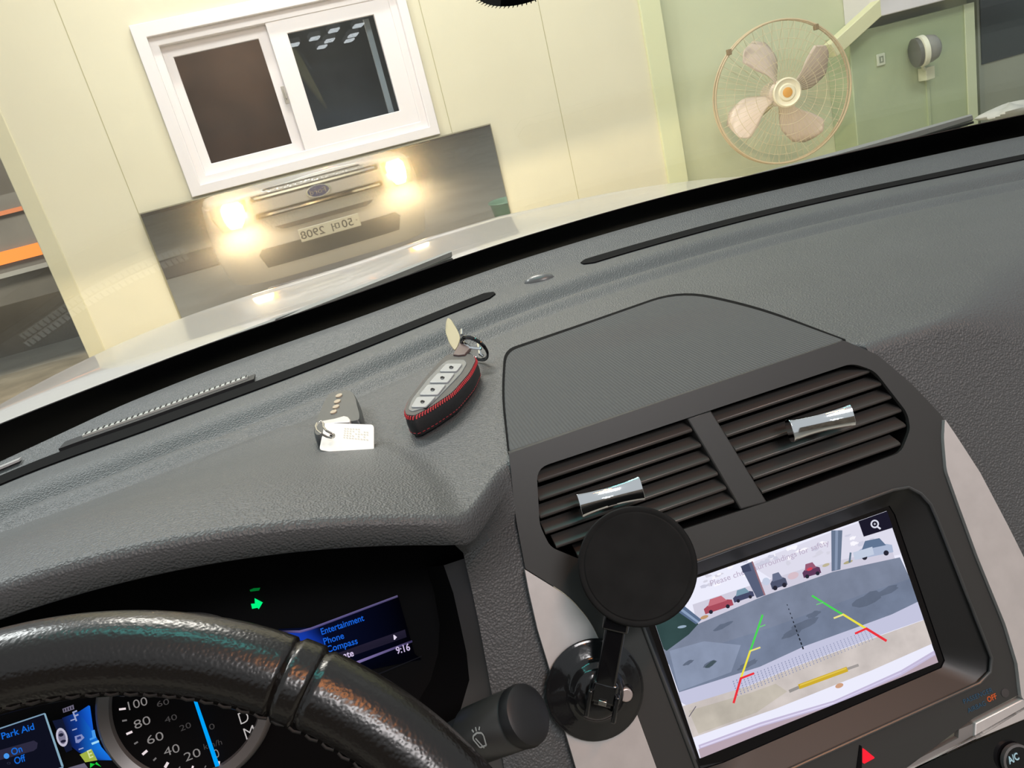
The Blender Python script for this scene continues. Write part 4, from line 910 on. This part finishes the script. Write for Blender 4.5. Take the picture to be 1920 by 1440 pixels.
# licence plate
mb = MB(); mb.box(fs(CX, -.704, .030), (.268, .006, .055)); plt = mb.build('licence_plate', mat('plate_cream', (.62, .60, .50), .4), car, bevel=.004, label='long pale licence plate reading 50머 2908')
y_ = fs(CX, -.704, .030).y+.0075
for s_, xa, xb_ in [('50', .405, .305), ('머', .285, .215), ('2908', .150, -.060)]:
    mb = MB(); add_text(mb, s_, V((xa, y_, -.736)), V((xb_, y_, -.736)), V((0, 1, 0)), .066 if s_ != '머' else .052, bold=.008); mb.build('plate_lettering', 'black', plt, flip=False)
for x_ in (.440, -.040): mb = MB(); mb.lathe(V((x_, y_, -.70)), (0, 1, 0), [(.008, 0), (.007, .003), (0, .004)], 12); mb.build('plate_screw', 'steel', plt)
# headlights
M['lamp_hot'] = emis('headlamp_glow', (1.0, .72, .36), 60); M['lamp_amber'] = emis('amber_glow', (1.0, .42, .06), 5); M['lamp_shell'] = mat('lamp_reflector', (.75, .70, .64), .12, metal=.8)
for sgn in (-1, 1):
    f = lambda a, b: (CX+sgn*a, CX+sgn*b) if sgn > 0 else (CX-b, CX-a)
    hl = npatch('headlight', [(-.305, *f(.60, .78)), (-.335, *f(.60, .90)), (-.42, *f(.64, .91)), (-.53, *f(.68, .86))], .010, .03, 'lamp_shell', car, 14, label='lit headlight %s of the car' % ('on the passenger side' if sgn > 0 else 'on the driver side'))
    npatch('low_beam_lens', [(-.312, *f(.66, .78)), (-.345, *f(.635, .81)), (-.42, *f(.635, .815)), (-.48, *f(.67, .80)), (-.515, *f(.70, .78))], .020, .03, 'lamp_hot', hl, 10)
    npatch('turn_lens', [(-.305, *f(.60, .65)), (-.34, *f(.60, .63)), (-.40, *f(.605, .63))], .020, .03, 'lamp_amber', hl, 10)
    sl_ = bpy.data.lights.new('low_beam', 'AREA'); sl_.energy = 22; sl_.color = (1, .80, .52); sl_.shape = 'RECTANGLE'; sl_.size = .12; sl_.size_y = .003
    so_ = bpy.data.objects.new('low_beam', sl_); C.objects.link(so_); so_.location = (CX+sgn*.72, 2.06, EYE-.432); so_.rotation_euler = (math.radians(90), 0, 0)
    mb = MB(); mb.box((CX+sgn*.72, 2.075, -.427), (.085, .045, .0015)); mb.build('beam_shade', 'gdark', hl)  # plate added over the beam to cut its upper edge on the wall
# windscreen
TG = math.radians(32); gd = V((0, -math.cos(TG), math.sin(TG))); gn = V((0, math.sin(TG), math.cos(TG)))   # gn points outside
def G(x, t, off=0.0): return V((x, yb(x)+.115, -.215))+gd*t+gn*off
def on_glass(px, py, off=0.0):
    d = ray(px, py); lo, hi = .2, 2.5
    for _ in range(50):
        m_ = (lo+hi)/2; p = d*m_-gn*off; z_ = -.215+(yb(p.x)+.115-p.y)*math.tan(TG)
        if p.z > z_: hi = m_
        else: lo = m_
    return d*lo
def sheet(name, x0, x1, t0, t1, off, th, m, parent, nx=60, nt=14, label=None):
    mb = MB(); vv = [G(lerp(x0, x1, i/(nx-1)), lerp(t0, t1, j/(nt-1)), off+k*th) for k in (0, 1) for i in range(nx) for j in range(nt)]; N = nx*nt; f_ = []
    for i in range(nx-1):
        for j in range(nt-1): a = i*nt+j; f_ += [[a, a+nt, a+nt+1, a+1], [N+a, N+a+1, N+a+nt+1, N+a+nt]]
    for i in range(nx-1):
        for j in (0, nt-1): a = i*nt+j; f_.append([a, a+nt, N+a+nt, N+a])
    for j in range(nt-1):
        for i in (0, nx-1): a = i*nt+j; f_.append([a, a+1, N+a+1, N+a])
    mb.mesh(vv, f_); return mb.build(name, m, parent, label=label)
ws = sheet('windscreen', -.80, 1.0, -.01, .84, 0, .005, 'glass', car)
sheet('black_border', -.80, 1.0, -.03, .101, -.0016, .001, 'black', ws, 60, 3)
mb = MB(); mb.grid(lambda i, j: [V((x, yb(x)+.12, -.232)) if j == 0 else V((x, max(1.20, yb(x)+.16), -.262)) for x in [lerp(-.80, 1.0, i/59)]][0], 60, 2); mb.build('cowl_panel', mat('cowl_grey_plastic', (.10, .10, .10), .6), car)
c_ = on_glass(984, -52); mb = MB(); n_ = 48
pts = [c_+X*(.042*math.cos(2*math.pi*q/n_))+gd*(.030*math.sin(2*math.pi*q/n_)) for q in range(n_)]
mb.prism([p-gn*.002 for p in pts], gn*-.0006)
mb.build('sensor_patch', 'slot', ws, label='dark rounded sensor patch at the top of the glass')
mb = MB()
for q in range(72):
    a = 2*math.pi*q/72; p = c_+X*(.0437*math.cos(a))+gd*(.0317*math.sin(a))-gn*.002; dd = (X*.042*math.cos(a)+gd*.030*math.sin(a)).normalized(); tt = dd.cross(gn)
    mb.face([p-dd*.0016-tt*.0006, p-dd*.0016+tt*.0006, p+dd*.0012+tt*.0003, p+dd*.0012-tt*.0003])
mb.build('sensor_patch_dots', 'slot', ws)
mb = MB(); mb.lathe(c_-gn*.003+gd*.008, -gn, [(.022, 0), (.022, .006), (.018, .012), (0, .013)], 32, None, 1.15, X); mb.build('sensor_housing', 'black', ws, label='black sensor housing behind the windscreen')
def wiper(name, a, b, label, clips):
    wp_ = [on_glass(lerp(a[0], b[0], t), lerp(a[1], b[1], t)+6*math.sin(math.pi*t), .014) for t in [i/16 for i in range(17)]]
    mb = MB(); d = (wp_[-1]-wp_[0]).normalized(); side = d.cross(gn).normalized()
    n_ = len(wp_)
    def fw(i, j):
        k = .55+.45*math.sin(math.pi*min(1, .15+i/(n_-1)*.85)); c5 = [(-.011, 0), (-.007, .008), (.005, .010), (.011, .003), (.006, -.005), (-.006, -.005)][j % 6]
        return wp_[i]+side*c5[0]*k+gn*c5[1]*k
    mb.grid(fw, n_, 7); mb.mesh([fw(0, j) for j in range(6)], [list(range(6))]); mb.mesh([fw(n_-1, j) for j in range(6)], [list(range(6))])
    o = mb.build(name, mat('weathered_wiper_rubber', (.20, .205, .19), .5), car, label=label)
    mb = MB(); mb.tube([p-gn*.006 for p in wp_], .0018, 6); mb.build('wiper_edge', 'rubber', o)
    for c in clips:
        p = on_glass(*c, .016); mb = MB(); mb.box(p, (.020, .006, .006), Matrix((d, side, gn)).transposed()); mb.build('wiper_clip', 'black', o, bevel=.002)
    return o
wiper('wiper_blade', (298, 694), (846, 478), 'wiper blade across the driver side of the glass', [(545, 598), (812, 497)])
wiper('wiper_blade', (1270, 376), (1822, 222), 'wiper blade on the passenger side of the glass', [(1532, 308), (1752, 246)])
# ================================================================ WORKSHOP
TH = math.atan2(.063, .998); wx = V((math.cos(TH), math.sin(TH), 0)); wnr = V((math.sin(TH), -math.cos(TH), 0)); W0 = V((0, 4.535, 0))
RW = Matrix((wx, -wnr, V((0, 0, 1)))).transposed()
def wl(u, z, off=0.0): return W0+wx*u+wnr*off+V((0, 0, z))
def UZ(px, py, off=0.0):
    p = onpl(px, py, W0+wnr*off, wnr); return (p-W0).dot(wx), p.z
def wbox(mb, u0, u1, z0, z1, o0, o1, m=None): mb.box(wl((u0+u1)/2, (z0+z1)/2, (o0+o1)/2), ((u1-u0)/2, (o1-o0)/2, (z1-z0)/2), RW, m)
mb = MB(); mb.box((0, 6, -1.37), (40, 40, .05)); struct(mb.build('floor', 'floor'))
HO = (-.66, .63, .02, .77)
mb = MB(); z0, z1 = -1.32, 2.2
wbox(mb, -1.42, HO[0], z0, z1, -.10, 0); wbox(mb, HO[1], 2.03, z0, z1, -.10, 0); wbox(mb, HO[0], HO[1], z0, HO[2], -.10, 0); wbox(mb, HO[0], HO[1], HO[3], z1, -.10, 0)
struct(mb.build('wall_front', 'wall'))
mb = MB(); wbox(mb, 2.16, 6.5, z0, z1, -.20, -.06); struct(mb.build('wall_right', 'wallg'))
mb = MB(); wbox(mb, 2.03, 2.165, z0, z1, -.2, .02); struct(mb.build('trim_1', mat('corner_flashing', srgb(216, 218, 178), .45), bevel=.004))
mb = MB(); wbox(mb, -1.505, -1.415, z0, z1, -.12, .006); wbox(mb, -1.505, -1.49, z0, z1, -2.6, -.1); struct(mb.build('trim_2', mat('corner_flashing_beige', srgb(206, 200, 170), .45), bevel=.004))
mb = MB()
for (px, py) in ((232, 330), (800, 60), (1033, 120)): u, z = UZ(px, py); wbox(mb, u-.0022, u+.0022, z0, z1, -.001, .0008)
struct(mb.build('trim_3', mat('panel_seam', srgb(178, 172, 136), .6)))
mb = MB(); wbox(mb, -1.49, HO[0]+.0, z0, z1, -2.6, -2.5); wbox(mb, -1.0, 1.0, z0, z1, -1.6, -1.5); wbox(mb, -1.0, -.98, z0, z1, -1.5, -.1); wbox(mb, .98, 1.0, z0, z1, -1.5, -.1); wbox(mb, -1, 1, 1.0, 1.05, -1.5, -.1)
struct(mb.build('wall_booth_inner', 'room'))
# window
wn_ = thing('window_1', 'white sliding window in the cream wall', 'window', wl(0, 0)); wn_['kind'] = 'structure'; del wn_['category']
def frame(name, u0, u1, z0, z1, w4, o0, o1, m, parent, bevel=.003):
    l, r, b, t = w4; mb = MB()
    P = [wl(u0, z0, o0), wl(u1, z0, o0), wl(u1, z1, o0), wl(u0, z1, o0)]; Q = [wl(u0+l, z0+b, o0), wl(u1-r, z0+b, o0), wl(u1-r, z1-t, o0), wl(u0+l, z1-t, o0)]
    mb.plate(P, [Q], wnr*(o1-o0)); return mb.build(name, m, parent, bevel=bevel)
frame('window_frame', -.712, .677, -.023, .828, (.062, .05, .05, .065), -.005, .03, 'pvc', wn_)
frame('window_frame', -.695, .66, -.01, .81, (.084, .072, .077, .090), -.11, -.004, 'pvc', wn_)
frame('sash', -.615, -.068, .062, .724, (.048, .058, .057, .062), -.085, -.055, 'pvc', wn_)
frame('sash', -.072, .590, .064, .722, (.095, .096, .085, .071), -.045, -.010, 'pvc', wn_)
mb = MB(); wbox(mb, -.575, -.12, .115, .665, -.074, -.068); mb.build('pane', 'pane', wn_)
mb = MB(); wbox(mb, .015, .50, .145, .655, -.032, -.026); mb.build('pane', 'pane', wn_)
u, z = UZ(535, 178); mb = MB(); wbox(mb, u-.012, u+.008, z-.045, z+.045, -.012, .004); wbox(mb, u-.004, u+.004, z-.02, z+.03, .004, .014); mb.build('latch', mat('latch_grey', (.35, .32, .28), .4), wn_, bevel=.002)
mb = MB(); wbox(mb, .445, .475, .15, .65, -.12, -.10); mb.build('curtain_edge', mat('pale_curtain', (.45, .50, .50), .7), wn_)
# mirror sheet leaning on the wall
ty, tx = .063, .030; mn = V((math.sin(ty)*math.cos(tx), -math.cos(ty)*math.cos(tx), -math.sin(tx))); P0 = V((0, 4.508, -.25))
def mp_(x, y, o=0.0): return onpl(x, y, P0, mn)+mn*o
mu = wx; mvv = mn.cross(mu).normalized(); a = mp_(263, 402); b = mp_(918, 231); wdt = (b-a).dot(mu); mz = ((a+b)/2).z
a = V(a); b = a+mu*wdt
mb = MB(); dn = -mvv*(1.18) if mvv.z > 0 else mvv*1.18
mb.prism([a, b, b+dn, a+dn], mn*-.004)
mi = mb.build('mirror', 'mirror'); tag(mi, 'wide frameless mirror sheet on the cream wall under the white window', 'mirror')
mb = MB(); mb.prism([a-mn*.0042-mu*.006+V((0, 0, .006)), b-mn*.0042+mu*.006+V((0, 0, .006)), b-mn*.0042+mu*.006+dn, a-mn*.0042-mu*.006+dn], mn*-.006); mb.build('mirror_backing', mat('backing_board', (.30, .27, .18), .6), mi)
for q in range(3): pass
# ---- wall fan
FO = .40
fc = onpl(1465, 175, W0+wnr*FO, wnr); fr = 126/FPX*fc.dot(Fw); fa = (-fc.normalized()+wnr*1.2).normalized(); fx_ = fa.cross(V((0, 0, 1))).normalized()*-1; fy_ = fa.cross(fx_).normalized()
if fy_.z < 0: fy_ = -fy_
fan = thing('wall_fan', 'large wall fan with four pale pinkish blades inside a wire cage', 'fan', fc, kind=None)
M['wire'] = mat('cage_wire_beige', srgb(205, 190, 155), .4)
def circ(c, r, n=72): return [c+fx_*(r*math.cos(2*math.pi*q/n))+fy_*(r*math.sin(2*math.pi*q/n)) for q in range(n)]
mb = MB(); mb.tube(circ(fc+fa*.03, fr), .0058, 8, None, closed=True); mb.tube(circ(fc+fa*-.01, fr*1.005), .006, 8, None, closed=True); mb.build('cage_rim', mat('cage_rim_tan', srgb(196, 176, 142), .45), fan)
mb = MB()
for r_ in [.30, .45, .60, .74, .87]: mb.tube(circ(fc+fa*(.03+.07*(1-r_**2)), fr*r_, 60), .0013, 5, None, closed=True)
for q in range(64):
    t = 2*math.pi*q/64; dr = fx_*math.cos(t)+fy_*math.sin(t); mb.tube([fc+dr*(fr*r_)+fa*(.03+.07*(1-r_**2)) for r_ in (.2, .4, .6, .8, 1.0)], .0011, 4)
mb.build('front_cage', 'wire', fan)
mb = MB()
for q in range(40):
    t = 2*math.pi*q/40; dr = fx_*math.cos(t)+fy_*math.sin(t); mb.tube([fc+dr*(fr*r_)-fa*(.09*(1-r_**3)) for r_ in (.2, .5, .8, 1.0)], .0011, 4)
mb.build('rear_cage', 'wire', fan)
M['blade'] = mat('pale_pink_blade', srgb(214, 196, 180), .35)
def imgang(px, py):
    p = onpl(px, py, fc, fa)-fc; return math.atan2(p.dot(fy_), p.dot(fx_))
for (px, py) in ((1423, 85), (1550, 118), (1380, 228), (1500, 235)):
    t0 = imgang(px, py); mb = MB()
    def bl(i, j):
        r_ = lerp(.16, .86, i/14); wd = lerp(.26, .56, sm(0, .6, i/14))*(1-.55*sm(.80, 1.0, i/14)**2)*1.0
        v = -1+2*j/10; ph_ = t0+.25*sm(.1, 1, i/14)-.12+v*wd*(.9/(.35+r_))*.72
        dr = fx_*math.cos(ph_)+fy_*math.sin(ph_); return fc+dr*(fr*r_)+fa*(-.02+v*.045+.012*math.cos(v*2))
    mb.grid(bl, 15, 11); o = mb.build('fan_blade', 'blade', fan, angle=80); so2 = o.modifiers.new('s', 'SOLIDIFY'); so2.thickness = .003
mb = MB(); mb.lathe(fc-fa*.05, fa, [(.07, 0), (.075, .06), (.06, .075), (0, .08)], 40); mb.build('fan_hub', 'blade', fan)
mb = MB(); mb.lathe(fc+fa*.085, fa, [(.082, .0), (.082, .012), (.074, .018), (.066, .012), (.050, .010), (.043, .017), (.024, .018)], 48); mb.build('cage_badge', mat('badge_cream', srgb(232, 222, 192), .4), fan, label='round cream badge at the centre of the cage')
mb = MB(); mb.lathe(fc+fa*.100, fa, [(.028, 0), (.028, .004), (.016, .007), (0, .007)], 32); mb.build('badge_centre', mat('badge_orange', srgb(222, 160, 70), .4), fan, label='orange yellow badge centre')
mb = MB(); mb.tube([fc-fa*.05, fc-fa*.18], .07, 24); mb.build('fan_motor', 'blade', fan, bevel=.01)
mb = MB(); mb.tube([fc-fa*.15, fc-fa*.16+V((0, 0, -.05)), V((fc.x, fc.y, 0))+V((0, .30, fc.z-.12))], .018, 10); mb.build('fan_bracket', 'wire', fan)
for px, py in ((1364, 99), (1526, 52)):
    p = onpl(px, py, fc, fa); mb = MB(); mb.box(p+fa*.03, (.012, .012, .016)); mb.build('cage_clip', mat('clip_brown', srgb(140, 118, 84), .5), fan, bevel=.003)
# ---- metal cabinet on the right wall
CO = .16
u0, _ = UZ(1598, 150, CO); u1, _ = UZ(1826, 90, CO); _, zt_ = UZ(1700, 36, CO)
cb = thing('metal_cabinet', 'pale grey green metal cabinet under the white box at the right', 'cabinet', wl((u0+u1)/2, -1.32, 0))
mb = MB(); wbox(mb, u0, u1, -1.32, zt_, -.06, CO); mb.build('cabinet_body', 'cab', cb, bevel=.006)
mb = MB(); wbox(mb, u1-.075, u1+.004, -1.30, zt_-.0, CO, CO+.012); mb.build('cabinet_edge', mat('edge_strip', srgb(206, 214, 178), .45), cb, bevel=.003)
u, z = UZ(1650, 112, CO); mb = MB(); wbox(mb, u-.032, u+.032, z-.036, z+.036, CO, CO+.012); pl_ = mb.build('socket_plate', mat('plate_pale', srgb(208, 214, 190), .4), cb, bevel=.004, label='small pale square plate')
mb = MB(); wbox(mb, u-.016, u-.004, z-.02, z+.02, CO+.012, CO+.0135); wbox(mb, u-.004, u+.014, z+.012, z+.02, CO+.012, CO+.0135); wbox(mb, u-.004, u+.014, z-.02, z-.012, CO+.012, CO+.0135); wbox(mb, u+.008, u+.016, z-.02, z+.02, CO+.012, CO+.0135); mb.build('plate_mark', mat('mark_grey', srgb(140, 148, 128), .5), pl_)
bc = onpl(1727, 96, W0+wnr*(CO+.10), wnr); bax = (wx+wnr*.35+V((0, 0, .08))).normalized()
bl_ = thing('alarm_bell', 'round grey and white alarm sounder on the grey green cabinet', 'alarm', bc)
mb = MB(); mb.lathe(bc, bax, [(.080, -.045), (.088, -.040), (.088, -.018), (.080, -.012)], 40); mb.build('bell_back', mat('bell_dark', (.13, .13, .11), .45), bl_)
mb = MB(); mb.lathe(bc, bax, [(.086, -.014), (.094, -.008), (.094, .018), (.086, .024)], 40); mb.build('bell_ring', mat('bell_white', srgb(226, 226, 204), .4), bl_, label='white ring')
mb = MB(); mb.lathe(bc, bax, [(.082, .022), (.084, .05), (.074, .085), (.05, .105), (0, .112)], 40); mb.build('bell_dome', mat('bell_grey', (.27, .27, .24), .3), bl_, label='grey dome')
mb = MB(); p = onpl(1737, 138, W0+wnr*(CO+.04), wnr); mb.box(p, (.035, .035, .04), RW); q = bc+V((0, 0, -.08)); mb.tube([q, p], .012, 8); mb.build('bell_bracket', mat('bracket_pale', srgb(205, 208, 178), .45), bl_, bevel=.004)
mb = MB(); wbox(mb, UZ(1737, 150, CO)[0]-.01, UZ(1737, 150, CO)[0]+.01, -1.1, p.z-.03, CO, CO+.012); mb.build('bell_conduit', 'cab', bl_)
# ---- white unit above and its brace
WOF = .26; ua, za = UZ(1651, 31, WOF); mb = MB(); wbox(mb, ua, ua+1.1, za, za+.36, -.06, WOF)
wu = mb.build('wall_unit', 'pvc', bevel=.006); tag(wu, 'white rectangular wall unit above the grey green cabinet at the top right edge', 'wall unit')
mb = MB(); p1 = onpl(1556, 96, W0+wnr*.22, wnr); p2 = onpl(1668, -6, W0+wnr*.22, wnr); d = (p2-p1).normalized(); sd_ = d.cross(wnr); mb.box((p1+p2)/2, ((p2-p1).length/2, .04, .045), Matrix((d, -wnr, sd_)).transposed())
tag(mb.build('wall_brace', mat('brace_cream', srgb(220, 218, 176), .45), bevel=.005), 'slanting cream brace between the fan and the white wall unit', 'brace')
# ---- dark glazed door and bench at the right edge
ud, zd = UZ(1842, 110, .05)
dr_ = thing('door_1', 'dark glazed door at the right edge', 'door', wl(ud+.4, -1.32)); dr_['kind'] = 'structure'; del dr_['category']
mb = MB(); wbox(mb, ud, ud+1.2, -1.32, 1.2, -.06, .02); mb.build('door_leaf', mat('door_grey_green', srgb(160, 164, 146), .5), dr_)
mb = MB(); wbox(mb, ud+.02, ud+1.1, zd-.04, 1.1, .02, .028); mb.build('door_glass', mat('dark_glass', (.035, .045, .045), .12), dr_)
bt = thing('workbench', 'grey workbench at the right edge below the dark door glass', 'workbench', wl(ud+.8, -1.32, .5))
zb = UZ(1880, 222, .55)[1]
mb = MB(); wbox(mb, ud+.02, ud+1.8, zb-.04, zb, .25, .85); mb.build('bench_top', mat('bench_grey', srgb(140, 140, 124), .5), bt, bevel=.004)
for a_ in (.06, 1.74):
    for b_ in (.29, .81): mb = MB(); wbox(mb, ud+a_-.025, ud+a_+.025, -1.32, zb-.04, b_-.025, b_+.025); mb.build('leg', 'cab', bt)
mb = MB(); cc_ = onpl(1893, 212, W0+wnr*.55, wnr)
def crump(i, j):
    a = 2*math.pi*i/28; b = math.pi*j/10; r_ = 1+.16*math.sin(3*a+2*b)+.12*math.sin(5*a-3*b+1)
    return V((cc_.x, cc_.y, zb+.038))+wx*(.19*math.cos(a)*math.sin(b)*r_)+wnr*(.10*math.sin(a)*math.sin(b)*r_)+V((0, 0, .036*math.cos(b)*(1+.3*math.sin(4*a))))
mb.grid(crump, 28, 11, None, True); tag(mb.build('cloth_bundle', mat('white_cloth', (.62, .62, .57), .7)), 'crumpled white cloth bundle on the workbench at the right edge', 'cloth')
# ---- outside on the left
mb = MB(); mb.box((-7, 10.5, -.1), (5.5, .1, 1.22)); struct(mb.build('wall_left', mat('grey_street_wall', (.16, .135, .10), .6, var=.2, vscale=1)))
def at(px, py, Y): return ony(px, py, Y)
ba_ = thing('barrier', 'low grey street barrier with an orange stripe beyond the corner of the wall', 'barrier', (-4, 8.5, -1.32))
pa = at(0, 487, 8.5); pb = at(80, 463, 8.5); zc_ = (pa.z+pb.z)/2
for x_ in (-7.8, -5.2, -2.6): mb = MB(); mb.box((x_, 8.6, (zc_-1.32)/2-.1), (.05, .05, (zc_+1.32)/2-.1)); mb.build('post', 'slat', ba_)
mb = MB(); mb.box((-5.2, 8.6, zc_+.06), (2.9, .08, .50)); mb.build('barrier_board', mat('barrier_grey', srgb(112, 108, 100), .6, var=.12, vscale=2), ba_)
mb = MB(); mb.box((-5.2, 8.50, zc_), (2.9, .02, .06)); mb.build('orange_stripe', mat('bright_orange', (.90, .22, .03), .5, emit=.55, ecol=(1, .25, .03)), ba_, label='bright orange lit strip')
mb = MB(); mb.box((-5.2, 8.50, zc_+.40), (2.9, .02, .02)); mb.build('orange_stripe', mat('dull_orange', (.60, .20, .08), .5), ba_, label='thin dull orange stripe')
mb = MB(); mb.box((-5.2, 8.47, zc_-.16), (2.9, .03, .022)); mb.build('pale_rail', mat('pale_grey_rail', (.35, .34, .31), .5), ba_)
mb = MB(); mb.box((-6.0, 6.8, -1.318), (4.3, 2.1, .004)); o = mb.build('floor_road', mat('brown_asphalt', (.30, .26, .19), .55, var=.2, vscale=3)); struct(o)
pk = onz(0, 560, -1.31); mb = MB(); mb.box((-5.6, pk.y, -1.305), (3.4, .05, .012)); struct(mb.build('trim_4', mat('kerb_line', (.30, .28, .24), .6)))
# ---- what the mirror and the glass see behind the car
mb = MB(); mb.box((1, -13, 1.0), (16, .1, 2.4)); struct(mb.build('wall_back', mat('brown_grey_wall', (.20, .155, .115), .7, var=.3, vscale=.6)))
mt = MB(); mt.box((-2.2, -2.7, -1.312), (1.35, .95, .008)); tag(mt.build('floor_mat', mat('dark_mat', (.05, .035, .03), .6)), 'dark mat on the floor, seen in the mirror left of the car', 'mat')
q = mp_(930, 372); d = ray(930, 372); r_ = d-2*d.dot(mn)*mn; bp = q+r_*((-1.0-q.z)/r_.z)
mb = MB(); mb.lathe((bp.x+.1, bp.y, -1.318), (0, 0, 1), [(.13, 0), (.17, .25), (.19, .27), (.185, .28), (.16, .255), (.125, .012), (0, .012)], 32); tag(mb.build('basin', mat('green_plastic', (.20, .38, .27), .4)), 'pale green plastic basin, seen in the mirror right of the car', 'basin')
M['tube'] = emis('ceiling_tube_light', (.93, .97, 1.0), 9); hs0 = MB()
lp = [(552, 84), (590, 72), (604, 88), (626, 57), (618, 76), (672, 48), (662, 66), (655, 76)]
where = ['nearest the left end', 'second from the left', 'lowest in the pane at left', 'high in the middle', 'just under the middle one', 'highest and farthest right', 'under the highest one', 'lowest of the right column']
for (px, py), wh in zip(lp, where):
    q = onpl(px, py, W0+wnr*-.026, wnr); d = ray(px, py); r_ = d-2*d.dot(wnr)*wnr; L_ = q+r_*((2.1-q.z)/r_.z)
    l_ = thing('ceiling_lamp', 'square white ceiling lamp mirrored in the right pane, '+wh, 'ceiling lamp', L_, 'ceiling lamps over the workshop')
    mb = MB(); mb.box(L_+V((0, 0, .05)), (.10, .19, .04)); mb.build('lamp_housing', 'pvc', l_, bevel=.004)
    mb = MB(); mb.box(L_, (.085, .17, .012)); mb.build('diffuser', 'tube', l_)
bl2 = bpy.data.lights.new('booth_fill_light', 'POINT'); bl2.energy = 22; bl2.color = (1, .80, .62); bl2.shadow_soft_size = .1  # unseen fill added inside the booth to lift the tone of the panes
o = bpy.data.objects.new('booth_fill_light', bl2); C.objects.link(o); o.location = wl(-.3, .85, -.7)+V((0, 0, EYE))
mb = MB(); wbox(mb, .0, .9, -.3, .9, -.62, -.60); o = mb.build('blind', mat('blue_grey_blind', (.085, .105, .125), .6, var=.3, vscale=3), wn_)
